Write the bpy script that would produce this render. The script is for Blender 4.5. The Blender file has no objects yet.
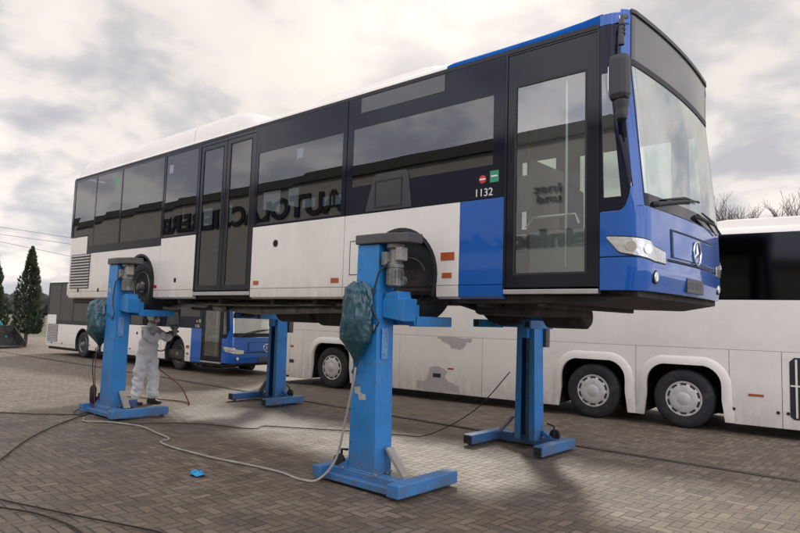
import bpy, bmesh, math, random
from mathutils import Vector, Matrix, noise
random.seed(7)
S = bpy.context.scene
C = S.collection
R = math.radians
PI = math.pi

# ------------------------------------------------------------------ camera
cd = bpy.data.cameras.new('camera'); cam = bpy.data.objects.new('camera', cd); C.objects.link(cam)
S.camera = cam
cd.sensor_width = 36; cd.lens = 28.35; cd.clip_start = .05; cd.clip_end = 6000
yaw, pit, rol = R(41.18), R(4.834), R(1.708)
F = Vector((-math.sin(yaw)*math.cos(pit), math.cos(yaw)*math.cos(pit), math.sin(pit)))
Rt = F.cross(Vector((0,0,1))).normalized(); Up = Rt.cross(F)
R2 = Rt*math.cos(rol)+Up*math.sin(rol); U2 = -Rt*math.sin(rol)+Up*math.cos(rol)
M = Matrix((R2, U2, -F)).transposed().to_4x4(); M.translation = Vector((2.084, -5.381, 1.757))
cam.matrix_world = M

# ------------------------------------------------------------------ light
SUN_AZ = math.atan2(.789, -.614)      # direction towards the sun, from +X
SUN_EL = R(35)
SD = Vector((math.cos(SUN_AZ)*math.cos(SUN_EL), math.sin(SUN_AZ)*math.cos(SUN_EL), math.sin(SUN_EL)))
W = bpy.data.worlds.new('World'); S.world = W; W.use_nodes = True
nt = W.node_tree; nt.nodes.clear()
def N(t, kind, **kw):
    n = t.nodes.new(kind)
    for k, v in kw.items():
        if k == 'inp':
            for a, b in v.items(): n.inputs[a].default_value = b
        else: setattr(n, k, v)
    return n
def math_(t, op, a, b=None, c=None, clamp=False):
    n = t.nodes.new('ShaderNodeMath'); n.operation = op; n.use_clamp = clamp
    for i, v in enumerate((a, b, c)):
        if v is None: continue
        if isinstance(v, (int, float)): n.inputs[i].default_value = v
        else: t.links.new(v, n.inputs[i])
    return n.outputs[0]
def mixc(t, fac, a, b, mode='MIX'):
    n = t.nodes.new('ShaderNodeMix'); n.data_type = 'RGBA'; n.blend_type = mode; n.clamp_factor = True
    for s, v in ((n.inputs[0], fac), (n.inputs[6], a), (n.inputs[7], b)):
        if isinstance(v, (int, float)): s.default_value = v
        elif isinstance(v, (tuple, list)): s.default_value = (*v[:3], 1)
        else: t.links.new(v, s)
    return n.outputs[2]
def ramp(t, fac, stops):
    n = t.nodes.new('ShaderNodeValToRGB'); t.links.new(fac, n.inputs[0])
    e = n.color_ramp.elements
    while len(e) < len(stops): e.new(.5)
    for el, (p, c) in zip(e, stops):
        el.position = p; el.color = (*c, 1) if isinstance(c, tuple) else (c, c, c, 1)
    return n.outputs[0]

sky = N(nt, 'ShaderNodeTexSky', sky_type='NISHITA', sun_disc=False, sun_elevation=SUN_EL, sun_rotation=PI/2-SUN_AZ, dust_density=3)
tc = N(nt, 'ShaderNodeTexCoord')
sx = N(nt, 'ShaderNodeSeparateXYZ'); nt.links.new(tc.outputs['Generated'], sx.inputs[0])
zz = math_(nt, 'ADD', math_(nt, 'MAXIMUM', sx.outputs[2], 0.0), .30)
cx = N(nt, 'ShaderNodeCombineXYZ')
nt.links.new(math_(nt, 'DIVIDE', sx.outputs[0], zz), cx.inputs[0]); nt.links.new(math_(nt, 'DIVIDE', sx.outputs[1], zz), cx.inputs[1])
n1 = N(nt, 'ShaderNodeTexNoise', inp={'Scale': 4.0, 'Detail': 6, 'Roughness': .5, 'Distortion': .15}); nt.links.new(cx.outputs[0], n1.inputs['Vector'])
n2 = N(nt, 'ShaderNodeTexNoise', inp={'Scale': .9, 'Detail': 3, 'Roughness': .5}); nt.links.new(cx.outputs[0], n2.inputs['Vector'])
cl = math_(nt, 'ADD', math_(nt, 'MULTIPLY', n1.outputs[0], .62), math_(nt, 'MULTIPLY', n2.outputs[0], .38))
clouds = ramp(nt, cl, [(.42, (3.9, 3.85, 4.25)), (.475, (4.9, 4.75, 4.9)), (.53, (6.7, 6.25, 5.95)), (.60, (7.5, 6.95, 6.45))])
dt = N(nt, 'ShaderNodeVectorMath', operation='DOT_PRODUCT'); nt.links.new(tc.outputs['Generated'], dt.inputs[0]); dt.inputs[1].default_value = SD
dpos = math_(nt, 'MAXIMUM', dt.outputs['Value'], 0)
glow = math_(nt, 'ADD', math_(nt, 'MULTIPLY', math_(nt, 'POWER', dpos, 10), 1.0), math_(nt, 'MULTIPLY', math_(nt, 'POWER', dpos, 60), 1.0))
vm = N(nt, 'ShaderNodeVectorMath', operation='SCALE'); vm.inputs[0].default_value = (1, .93, .84); nt.links.new(glow, vm.inputs['Scale'])
# overcast brightened away from the sun, added to light the camera side
away_gain = math_(nt, 'MULTIPLY_ADD', dt.outputs['Value'], -.73, 1.05)
tintc = mixc(nt, math_(nt, 'MULTIPLY_ADD', dt.outputs['Value'], .8, .45, clamp=True), (.90, .96, 1.14), (1, 1, 1))
cloudt = mixc(nt, 1.0, clouds, tintc, 'MULTIPLY')
vc = N(nt, 'ShaderNodeVectorMath', operation='SCALE'); nt.links.new(cloudt, vc.inputs[0]); nt.links.new(away_gain, vc.inputs['Scale'])
va = N(nt, 'ShaderNodeVectorMath', operation='ADD'); nt.links.new(vc.outputs[0], va.inputs[0]); nt.links.new(vm.outputs[0], va.inputs[1])
skymix = mixc(nt, .98, sky.outputs[0], va.outputs[0])
bg = N(nt, 'ShaderNodeBackground'); bg.inputs['Strength'].default_value = .12
nt.links.new(skymix, bg.inputs[0])
wo = N(nt, 'ShaderNodeOutputWorld'); nt.links.new(bg.outputs[0], wo.inputs[0])

ld = bpy.data.lights.new('sun', 'SUN'); ld.energy = 1.05; ld.angle = R(7); ld.color = (1, .93, .82)
sun = bpy.data.objects.new('sun', ld); C.objects.link(sun)
sun.rotation_euler = (-SD).to_track_quat('-Z', 'Y').to_euler(); sun.location = SD*60
S.view_settings.view_transform = 'Standard'; S.view_settings.look = 'None'
S.view_settings.exposure = 1.2; S.view_settings.gamma = 1.0
S.render.engine = 'CYCLES'
S.cycles.max_bounces = 8; S.cycles.transparent_max_bounces = 16; S.cycles.diffuse_bounces = 3

# ------------------------------------------------------------------ materials
def mat(name, col, rough=.5, metal=0, var=.08, scale=6, bump=0, bscale=40, coat=0, spec=.5, dirt=None, dscale=3, damt=.5, dlo=.5, dhi=.7, zdirt=None, ztop=1, **kw):
    m = bpy.data.materials.new(name); m.use_nodes = True
    t = m.node_tree; b = t.nodes['Principled BSDF']
    tc = N(t, 'ShaderNodeTexCoord')
    nz = N(t, 'ShaderNodeTexNoise', inp={'Scale': scale, 'Detail': 5, 'Roughness': .6}); t.links.new(tc.outputs['Object'], nz.inputs['Vector'])
    c2 = tuple(max(0, x*(1-var*2)) for x in col); c3 = tuple(min(1, x*(1+var)) for x in col)
    c = ramp(t, nz.outputs[0], [(.3, c2), (.7, c3)])
    if dirt:
        dz = N(t, 'ShaderNodeTexNoise', inp={'Scale': dscale, 'Detail': 8, 'Roughness': .65}); t.links.new(tc.outputs['Object'], dz.inputs['Vector'])
        f = ramp(t, dz.outputs[0], [(dlo, 0.0), (dhi, damt)])
        c = mixc(t, f, c, dirt)
    if zdirt:
        sp = N(t, 'ShaderNodeSeparateXYZ'); t.links.new(tc.outputs['Object'], sp.inputs[0])
        mp = N(t, 'ShaderNodeMapping'); t.links.new(tc.outputs['Object'], mp.inputs[0]); mp.inputs['Scale'].default_value = (1,1,.35)
        zn = N(t, 'ShaderNodeTexNoise', inp={'Scale': 7, 'Detail': 8, 'Roughness': .7}); t.links.new(mp.outputs[0], zn.inputs['Vector'])
        g_ = math_(t, 'SUBTRACT', 1, math_(t, 'DIVIDE', sp.outputs[2], ztop), clamp=True)
        f = math_(t, 'MULTIPLY', math_(t, 'POWER', g_, 1.3), math_(t, 'MULTIPLY_ADD', zn.outputs[0], 2.6, -.65, clamp=True), clamp=True)
        c = mixc(t, math_(t, 'MULTIPLY', f, .8), c, zdirt)
    t.links.new(c, b.inputs['Base Color'])
    rr = math_(t, 'MULTIPLY_ADD', nz.outputs[0], .2, rough-.1, clamp=True); t.links.new(rr, b.inputs['Roughness'])
    b.inputs['Metallic'].default_value = metal
    b.inputs['Specular IOR Level'].default_value = spec
    if coat >= 1: b.inputs['Coat IOR'].default_value = 1.5
    if coat: b.inputs['Coat Weight'].default_value = coat; b.inputs['Coat Roughness'].default_value = .04
    if bump:
        bz = N(t, 'ShaderNodeTexNoise', inp={'Scale': bscale, 'Detail': 4}); t.links.new(tc.outputs['Object'], bz.inputs['Vector'])
        bn = N(t, 'ShaderNodeBump', inp={'Strength': bump, 'Distance': .01}); t.links.new(bz.outputs[0], bn.inputs['Height']); t.links.new(bn.outputs[0], b.inputs['Normal'])
    return m
def glass(name, tint, base=.085, rough=0.0, film=0, filmcol=(.1,.1,.1)):
    m = bpy.data.materials.new(name); m.use_nodes = True
    t = m.node_tree; t.nodes.clear()
    lw = N(t, 'ShaderNodeLayerWeight', inp={'Blend': .5})
    f = math_(t, 'MULTIPLY_ADD', math_(t, 'POWER', lw.outputs['Facing'], 5), 1-base, base)
    tr = N(t, 'ShaderNodeBsdfTransparent'); tr.inputs[0].default_value = (*tint, 1)
    gs = N(t, 'ShaderNodeBsdfGlossy'); gs.inputs['Roughness'].default_value = rough
    tcw = N(t, 'ShaderNodeTexCoord'); wz = N(t, 'ShaderNodeTexNoise', inp={'Scale': .9, 'Detail': 1}); t.links.new(tcw.outputs['Object'], wz.inputs['Vector'])
    wb = N(t, 'ShaderNodeBump', inp={'Strength': .16, 'Distance': .008}); t.links.new(wz.outputs[0], wb.inputs['Height']); t.links.new(wb.outputs[0], gs.inputs['Normal'])
    base_s = tr.outputs[0]
    if film:
        tcn = N(t, 'ShaderNodeTexCoord'); nz = N(t, 'ShaderNodeTexNoise', inp={'Scale': 2.5, 'Detail': 5}); t.links.new(tcn.outputs['Object'], nz.inputs['Vector'])
        df = N(t, 'ShaderNodeBsdfDiffuse'); df.inputs[0].default_value = (*filmcol, 1)
        ms = N(t, 'ShaderNodeMixShader'); t.links.new(math_(t, 'MULTIPLY', nz.outputs[0], film*2, clamp=True), ms.inputs[0])
        t.links.new(tr.outputs[0], ms.inputs[1]); t.links.new(df.outputs[0], ms.inputs[2]); base_s = ms.outputs[0]
    mx = N(t, 'ShaderNodeMixShader'); t.links.new(f, mx.inputs[0]); t.links.new(base_s, mx.inputs[1]); t.links.new(gs.outputs[0], mx.inputs[2])
    o = N(t, 'ShaderNodeOutputMaterial'); t.links.new(mx.outputs[0], o.inputs[0])
    return m
MT = dict(
    white=mat('white_paint', (.83,.785,.71), .32, coat=.35, var=.02, dirt=(.45,.40,.34), dscale=1.3, damt=.2, bump=.12, bscale=1.4, zdirt=(.34,.29,.23), ztop=.75),
    coachwhite=mat('coach_white_paint', (.83,.78,.70), .42, coat=.2, var=.02, dirt=(.46,.41,.36), dscale=1.1, damt=.18, dlo=.45, bump=.12, bscale=1.2, zdirt=(.28,.24,.20), ztop=.95),
    primer=mat('grey_primer', (.46,.43,.40), .75, var=.08),
    blue=mat('blue_paint', (.003,.098,.42), .30, spec=.2, coat=1, var=.03, bump=.12, bscale=1.6, dirt=(.10,.12,.17), dscale=2.5, damt=.10),
    roofblue=mat('matte_roof_blue', (.008,.09,.36), .8, spec=.05, var=.1, bump=.1),  # matte uncoated copy of the blue, made to keep sun glare off
    black=mat('black_gloss', (.010,.011,.018), .12, var=.05, spec=.32),
    frit=mat('printed_glass_border', (.007,.008,.020), .09, var=.03, spec=.26),
    rubber=mat('rubber', (.02,.02,.022), .6, var=.15, bump=.2),
    dark=mat('dark_plastic', (.035,.035,.038), .45, var=.12),
    under=mat('underbody', (.028,.026,.026), .7, var=.3, bump=.4, dirt=(.11,.075,.05), damt=.6, dlo=.47),
    tyre=mat('tyre_rubber', (.022,.022,.023), .75, var=.2, bump=.2, bscale=30, dirt=(.11,.10,.09), dscale=4, damt=.45),
    steel=mat('wheel_steel', (.38,.37,.35), .45, metal=.5, var=.15, dirt=(.12,.09,.07), dscale=12, damt=.6),
    hubcap=mat('hubcap_silver', (.62,.60,.57), .4, metal=.15, var=.06, dirt=(.2,.17,.15), dscale=9, damt=.4),
    alu=mat('aluminium', (.55,.55,.55), .35, metal=.85, var=.05),
    chrome=mat('chrome', (.8,.8,.8), .12, metal=1, var=.02),
    lift=mat('lift_blue_paint', (.022,.235,.60), .42, var=.12, scale=2.2, coat=.15, bump=.15, bscale=9, dirt=(.10,.11,.13), dscale=9, damt=.7, dlo=.57, dhi=.66, zdirt=(.13,.11,.09), ztop=.6),
    liftgrey=mat('lift_grey', (.09,.085,.085), .5, var=.1),
    motor=mat('motor_casting', (.30,.30,.28), .45, metal=.4, var=.25, dirt=(.05,.045,.04), dscale=20, damt=.8),
    teal=mat('teal_plastic_sheet', (.012,.075,.10), .28, var=.25, scale=6, bump=.7, bscale=16, spec=.7),
    cable=mat('cable_black', (.02,.02,.02), .5),
    hose=mat('hose_grey', (.38,.35,.31), .55, var=.15),
    orangehose=mat('hose_red_brown', (.20,.06,.03), .5),
    cloth=mat('coverall_cloth', (.86,.87,.87), .85, var=.08, scale=5, bump=.8, bscale=14, dirt=(.25,.25,.25), dscale=5, damt=.35),
    skin=mat('skin', (.45,.25,.18), .5, var=.06),
    shoe=mat('shoe_black', (.02,.02,.022), .5),
    amber=mat('amber_lens', (.42,.085,.02), .3, coat=.3),
    redl=mat('red_lens', (.5,.02,.015), .2, coat=.5),
    reflector=mat('headlamp_reflector', (.85,.85,.83), .2, metal=.5, var=.12, scale=18, bump=.6, bscale=25),
    seat=mat('seat_fabric', (.035,.05,.13), .85, var=.2),
    ceil=mat('interior_panel', (.55,.55,.52), .6, var=.04),
    yellow=mat('handrail_yellow', (.55,.33,.02), .35),
    paper=mat('paper_dimmed', (.30,.33,.37), .7, var=.03),  # dimming by the window glass is put into this grey
    green=mat('sticker_green', (.03,.30,.16), .4),
    red=mat('sticker_red', (.55,.04,.03), .4),
    plate=mat('plate_dark', (.06,.06,.07), .4, var=.3, scale=30),
    textw=mat('white_lettering', (.8,.8,.8), .5),
    display=mat('display_matrix', (.075,.075,.08), .16, var=.06, spec=.6),
    wall=mat('rendered_wall', (.50,.495,.48), .85, var=.04, scale=1),
    letter=mat('sign_letter_dark', (.012,.012,.025), .5),
    fascia=mat('eaves_dark', (.07,.07,.075), .6),
    turq=mat('turquoise_paint', (.01,.22,.26), .4, var=.15, dirt=(.08,.07,.05), damt=.5),
    leaf=mat('thuja_leaf', (.035,.055,.025), .7, var=.4, scale=2),
    leaf2=mat('thuja_leaf_light', (.07,.10,.04), .7, var=.4, scale=2),
    bark=mat('bark', (.10,.08,.07), .9, var=.25, bump=.6),
    twig=mat('bare_twig', (.13,.10,.085), .9, var=.25),
    hedge=mat('far_foliage', (.055,.055,.045), .9, var=.4, scale=.6),  # distance haze is mixed into this greyish colour
    field=mat('field_grass', (.10,.10,.055), .95, var=.3, scale=.1),
    capblue=mat('blue_film', (.01,.33,.66), .35, var=.1, bump=.5, bscale=30),
)
MT['darkglass'] = glass('tinted_glass', (.14,.16,.20), .135)
MT['clearglass'] = glass('clear_glass', (.72,.80,.75), .21, film=.05, filmcol=(.62,.68,.62))
MT['windglass'] = glass('windscreen_glass', (.74,.86,.81), .38, film=.22, filmcol=(.60,.82,.80))  # dusty film; its pale blue-green also paints in the reflected sky
MT['coachglass'] = glass('coach_glass', (.003,.003,.005), .03, rough=.08)
MT['lens'] = glass('lamp_lens', (.9,.9,.88), .12)

# ------------------------------------------------------------------ mesh helpers
def bm_new(): return bmesh.new()
def obj(name, bm, m, parent=None, smooth=False, bevel=0, loc=None, recalc=True):
    if recalc: bmesh.ops.recalc_face_normals(bm, faces=bm.faces)
    me = bpy.data.meshes.new(name); bm.to_mesh(me); bm.free()
    o = bpy.data.objects.new(name, me); C.objects.link(o)
    me.materials.append(MT[m] if isinstance(m, str) else m)
    if smooth:
        for p in me.polygons: p.use_smooth = True
        try: me.set_sharp_from_angle(angle=R(40))
        except Exception: pass
    if bevel:
        b = o.modifiers.new('bevel', 'BEVEL'); b.width = bevel; b.segments = 2; b.limit_method = 'ANGLE'; b.angle_limit = R(40)
    if parent is not None: o.parent = parent
    if loc is not None: o.location = loc
    return o
def obj_multi(name, parts, parent, smooth=True):
    big = bm_new(); mats = []
    for bm, m in parts:
        bmesh.ops.recalc_face_normals(bm, faces=bm.faces)
        vm_ = {v: big.verts.new(v.co) for v in bm.verts}
        for f in bm.faces:
            nf = big.faces.new([vm_[v] for v in f.verts]); nf.material_index = len(mats)
        bm.free(); mats.append(m)
    o = obj(name, big, mats[0], parent, smooth=smooth, recalc=False)
    for m in mats[1:]: o.data.materials.append(MT[m])
    return o
def box(bm, x0, x1, y0, y1, z0, z1):
    v = [bm.verts.new(p) for p in ((x0,y0,z0),(x1,y0,z0),(x1,y1,z0),(x0,y1,z0),(x0,y0,z1),(x1,y0,z1),(x1,y1,z1),(x0,y1,z1))]
    for f in ((0,3,2,1),(4,5,6,7),(0,1,5,4),(1,2,6,5),(2,3,7,6),(3,0,4,7)): bm.faces.new([v[i] for i in f])
    return bm
def prism(bm, pts, axis, a, b):
    """extrude a 2D outline along an axis ('x','y','z')"""
    def P(p, w):
        return {'y': (p[0], w, p[1]), 'x': (w, p[0], p[1]), 'z': (p[0], p[1], w)}[axis]
    A = [bm.verts.new(P(p, a)) for p in pts]; B = [bm.verts.new(P(p, b)) for p in pts]
    n = len(pts)
    bm.faces.new(A); bm.faces.new(B[::-1])
    for i in range(n): bm.faces.new((A[i], B[i], B[(i+1) % n], A[(i+1) % n]))
    return bm
def tube(bm, pts, r, seg=8, caps=True):
    pts = [Vector(p) for p in pts]; n = len(pts); rings = []
    rs = r if isinstance(r, (list, tuple)) else [r]*n
    prev = None
    for i, p in enumerate(pts):
        t = (pts[min(i+1, n-1)]-pts[max(i-1, 0)]).normalized()
        a = t.orthogonal().normalized() if prev is None else (prev-t*prev.dot(t)).normalized()
        prev = a; b = t.cross(a)
        rings.append([bm.verts.new(p+(a*math.cos(2*PI*k/seg)+b*math.sin(2*PI*k/seg))*rs[i]) for k in range(seg)])
    for i in range(n-1):
        for k in range(seg):
            bm.faces.new((rings[i][k], rings[i][(k+1) % seg], rings[i+1][(k+1) % seg], rings[i+1][k]))
    if caps: bm.faces.new(rings[0][::-1]); bm.faces.new(rings[-1])
    return bm
def lathe(bm, prof, origin=(0,0,0), axis='y', seg=40):
    """prof: list of (radius, along-axis)"""
    o = Vector(origin); rings = []
    for r, h in prof:
        ring = []
        for k in range(seg):
            c, s = math.cos(2*PI*k/seg)*r, math.sin(2*PI*k/seg)*r
            ring.append(bm.verts.new(o+Vector({'y': (c, h, s), 'x': (h, c, s), 'z': (c, s, h)}[axis])))
        rings.append(ring)
    for i in range(len(rings)-1):
        for k in range(seg): bm.faces.new((rings[i][k], rings[i][(k+1) % seg], rings[i+1][(k+1) % seg], rings[i+1][k]))
    bm.faces.new(rings[0][::-1]); bm.faces.new(rings[-1])
    return bm
def holes_wall(bm, x0, x1, z0, z1, holes, y0, y1):
    """slab in the XZ plane with rectangular holes (hx0,hx1,hz0,hz1)"""
    xs = sorted({x0, x1, *[h[0] for h in holes], *[h[1] for h in holes]}); zs = sorted({z0, z1, *[h[2] for h in holes], *[h[3] for h in holes]})
    solid = {}
    for i in range(len(xs)-1):
        for k in range(len(zs)-1):
            cxx, czz = (xs[i]+xs[i+1])/2, (zs[k]+zs[k+1])/2
            solid[i, k] = not any(h[0] < cxx < h[1] and h[2] < czz < h[3] for h in holes)
    V = {}
    def v(i, k, y):
        if (i, k, y) not in V: V[i, k, y] = bm.verts.new((xs[i], y, zs[k]))
        return V[i, k, y]
    for (i, k), s in solid.items():
        if not s: continue
        bm.faces.new((v(i,k,y0), v(i+1,k,y0), v(i+1,k+1,y0), v(i,k+1,y0)))
        bm.faces.new((v(i,k,y1), v(i,k+1,y1), v(i+1,k+1,y1), v(i+1,k,y1)))
        if not solid.get((i-1,k)): bm.faces.new((v(i,k,y0), v(i,k+1,y0), v(i,k+1,y1), v(i,k,y1)))
        if not solid.get((i+1,k)): bm.faces.new((v(i+1,k,y0), v(i+1,k,y1), v(i+1,k+1,y1), v(i+1,k+1,y0)))
        if not solid.get((i,k-1)): bm.faces.new((v(i,k,y0), v(i,k,y1), v(i+1,k,y1), v(i+1,k,y0)))
        if not solid.get((i,k+1)): bm.faces.new((v(i,k+1,y0), v(i+1,k+1,y0), v(i+1,k+1,y1), v(i,k+1,y1)))
    return bm
def pane(bm, x0, x1, z0, z1, y):
    bm.faces.new([bm.verts.new(p) for p in ((x0,y,z0),(x1,y,z0),(x1,y,z1),(x0,y,z1))]); return bm
def text(name, s, m, size, loc, rot, parent=None, extrude=.002, bold=0):
    cu = bpy.data.curves.new(name, 'FONT'); cu.body = s; cu.size = size; cu.extrude = extrude; cu.offset = bold
    cu.align_x = 'LEFT'
    o = bpy.data.objects.new(name, cu); C.objects.link(o)
    bpy.context.view_layer.update()
    me = bpy.data.meshes.new_from_object(o.evaluated_get(bpy.context.evaluated_depsgraph_get()))
    bpy.data.objects.remove(o)
    t = bpy.data.objects.new(name, me); C.objects.link(t); me.materials.clear(); me.materials.append(MT[m])
    t.location = loc; t.rotation_euler = rot
    if parent is not None: t.parent = parent
    return t
def thing(name, label, cat, loc=(0,0,0), rz=0, group=None):
    o = bpy.data.objects.new(name, None); C.objects.link(o); o.location = loc; o.rotation_euler = (0,0,rz); o.empty_display_size = .3
    return tag(o, label, cat, group)
def tag(o, label, cat, group=None, kind=None):
    if label: o['label'] = label
    if cat: o['category'] = cat
    if group: o['group'] = group
    if kind: o['kind'] = kind
    return o
def copy_tree(o, parent=None):
    c = o.copy(); C.objects.link(c)
    if parent is not None: c.parent = parent
    for ch in list(o.children): copy_tree(ch, c)
    return c
def arc(cx_, cz, r, a0, a1, n): return [(cx_+r*math.cos(R(a0+(a1-a0)*i/n)), cz+r*math.sin(R(a0+(a1-a0)*i/n))) for i in range(n+1)]

def smooth_path(pts, n=8):
    P = [Vector(p) for p in pts]; out = []
    for i in range(len(P)-1):
        p0, p1, p2, p3 = P[max(i-1,0)], P[i], P[i+1], P[min(i+2,len(P)-1)]
        for k in range(n):
            u = k/n; out.append(.5*((2*p1)+(-p0+p2)*u+(2*p0-5*p1+4*p2-p3)*u*u+(-p0+3*p1-3*p2+p3)*u**3))
    out.append(P[-1]); return out

# ------------------------------------------------------------------ ground
def paving_material():
    m = bpy.data.materials.new('block_paving'); m.use_nodes = True
    t = m.node_tree; b = t.nodes['Principled BSDF']
    tcn = N(t, 'ShaderNodeTexCoord'); mp = N(t, 'ShaderNodeMapping'); t.links.new(tcn.outputs['Object'], mp.inputs[0])
    mp.inputs['Rotation'].default_value = (0,0,R(2)); mp.inputs['Scale'].default_value = (9.6,9.6,9.6)
    wn = N(t, 'ShaderNodeTexNoise', inp={'Scale': .8, 'Detail': 2}); t.links.new(mp.outputs[0], wn.inputs['Vector'])
    wv = N(t, 'ShaderNodeVectorMath', operation='MULTIPLY_ADD'); t.links.new(wn.outputs['Color'], wv.inputs[0]); wv.inputs[1].default_value = (.16,.16,0); t.links.new(mp.outputs[0], wv.inputs[2])
    s = N(t, 'ShaderNodeSeparateXYZ'); t.links.new(wv.outputs[0], s.inputs[0])
    x, y = s.outputs[0], s.outputs[1]
    i, j = math_(t,'FLOOR',x), math_(t,'FLOOR',y)
    fx, fy = math_(t,'SUBTRACT',x,i), math_(t,'SUBTRACT',y,j)
    k = math_(t,'FLOORED_MODULO',math_(t,'SUBTRACT',i,j),4)
    is1 = math_(t,'COMPARE',k,1,.1); is2 = math_(t,'COMPARE',k,2,.1)
    hor = math_(t,'LESS_THAN',k,1.5)
    def sel(f, a, b_): return math_(t,'ADD',math_(t,'MULTIPLY',f,a),math_(t,'MULTIPLY',math_(t,'SUBTRACT',1,f),b_))
    # long coordinate 0..2, short coordinate 0..1 inside each block
    lh = math_(t,'ADD',fx,is1); lv = math_(t,'ADD',fy,is2)
    lo = sel(hor, lh, lv); sh = sel(hor, fy, fx)
    dl = math_(t,'MINIMUM',lo,math_(t,'SUBTRACT',2,lo)); ds = math_(t,'MINIMUM',sh,math_(t,'SUBTRACT',1,sh))
    d = math_(t,'MINIMUM',dl,ds)
    joint = ramp(t, d, [(.03, 1.0), (.085, 0.0)])
    oi = math_(t,'SUBTRACT',i,math_(t,'MULTIPLY',hor,is1)); oj = math_(t,'SUBTRACT',j,is2)
    cb = N(t,'ShaderNodeCombineXYZ'); t.links.new(oi,cb.inputs[0]); t.links.new(oj,cb.inputs[1]); 
    wh = N(t,'ShaderNodeTexWhiteNoise',noise_dimensions='3D'); t.links.new(cb.outputs[0],wh.inputs['Vector'])
    col = ramp(t, wh.outputs['Value'], [(0,(.115,.082,.055)),(.35,(.165,.120,.081)),(.75,(.205,.153,.106)),(1,(.27,.21,.152))])
    # large soft variation and stains
    def noise_(scale, detail=6, rough=.6, dist=0):
        n = N(t,'ShaderNodeTexNoise',inp={'Scale':scale,'Detail':detail,'Roughness':rough,'Distortion':dist}); t.links.new(tcn.outputs['Object'],n.inputs['Vector']); return n.outputs[0]
    big = noise_(.35)
    col = mixc(t, ramp(t,big,[(.35,0.0),(.65,.45)]), col, (.15,.118,.092))
    st = noise_(1.3, 8, .7, .4)
    col = mixc(t, ramp(t,st,[(.56,0.0),(.70,.6)]), col, (.055,.045,.042))
    st2 = noise_(.7, 9, .75, 1.2)
    col = mixc(t, ramp(t,st2,[(.50,0.0),(.62,.35)]), col, (.24,.20,.16))
    st3 = noise_(4.5, 6, .7, .8)
    col = mixc(t, ramp(t,st3,[(.62,0.0),(.68,.5)]), col, (.05,.042,.04))
    fine = noise_(55, 3)
    col = mixc(t, ramp(t,fine,[(.35,.25),(.6,0.0)]), col, (.07,.06,.055))
    # sanding dust between the lifts: pale patch with ragged edge, and a dark wet stain
    def blob(cx_, cy_, rx, ry, lo_, hi_, amp=.9):
        mm = N(t,'ShaderNodeMapping'); t.links.new(tcn.outputs['Object'],mm.inputs[0])
        mm.inputs['Location'].default_value = (-cx_/rx,-cy_/ry,0); mm.inputs['Scale'].default_value = (1/rx,1/ry,0)
        ln = N(t,'ShaderNodeVectorMath',operation='LENGTH'); t.links.new(mm.outputs[0],ln.inputs[0])
        e = math_(t,'MULTIPLY_ADD',noise_(1.6,7,.7,.6),amp,ln.outputs['Value'])
        return ramp(t,e,[(lo_,1.0),(hi_,0.0)])
    dust = blob(-7.3,1.3,3.6,1.6,.85,1.45)
    col = mixc(t, math_(t,'MULTIPLY',dust,.55), col, (.42,.39,.36))
    wet = blob(-8.0,2.6,1.3,.8,.75,1.0)
    col = mixc(t, math_(t,'MULTIPLY',wet,.8), col, (.035,.03,.045))
    sandj = ramp(t, noise_(2.8,7,.7), [(.45,0.0),(.62,.7)])
    jc = mixc(t, math_(t,'MULTIPLY',dust,.6), (.035,.03,.026), (.2,.18,.16))
    jc = mixc(t, sandj, jc, (.17,.15,.11))
    col = mixc(t, math_(t,'MULTIPLY',joint,.95), col, jc)
    t.links.new(col,b.inputs['Base Color'])
    rg = math_(t,'MULTIPLY_ADD',wet,-.35, math_(t,'MULTIPLY_ADD',noise_(2.2),.3,.48)); t.links.new(rg,b.inputs['Roughness'])
    b.inputs['Specular IOR Level'].default_value = .5
    hgt = math_(t,'ADD',math_(t,'MULTIPLY',joint,-1),math_(t,'ADD',math_(t,'MULTIPLY',fine,.35),math_(t,'MULTIPLY',wh.outputs['Value'],.3)))
    bp = N(t,'ShaderNodeBump',inp={'Strength':.8,'Distance':.008}); t.links.new(hgt,bp.inputs['Height']); t.links.new(bp.outputs[0],b.inputs['Normal'])
    return m
bm = bm_new()
box(bm, -3000, 3000, -3000, 3000, -.5, -.03)
tag(obj('ground', bm, 'field'), None, None, kind='structure')
bm = bm_new()
# gently uneven yard
nx, ny = 110, 90
gx = [-42+84*i/nx for i in range(nx+1)]; gy = [-16+56*j/ny for j in range(ny+1)]
vs = [[bm.verts.new((x, y, .012*noise.noise(Vector((x*.35, y*.35, 0))) - .008)) for y in gy] for x in gx]
for i in range(nx):
    for j in range(ny): bm.faces.new((vs[i][j], vs[i+1][j], vs[i+1][j+1], vs[i][j+1]))
tag(obj('paved_yard', bm, paving_material(), smooth=True), None, None, kind='structure')
# drainage course of dark setts running along the coach
bm = bm_new()
y = 3.5
x = -30.0
while x < 14:
    x1 = x+.2+random.uniform(-.01,.01)
    box(bm, x, x1-.012, 3.43+.05*math.sin(x*.3), 3.53+.05*math.sin(x*.3), -.06, .003+random.uniform(0,.003)); x = x1
tag(obj('drainage_course', bm, mat('dark_setts', (.075,.055,.048), .75, var=.3, scale=3)), None, None, kind='structure')

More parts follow.
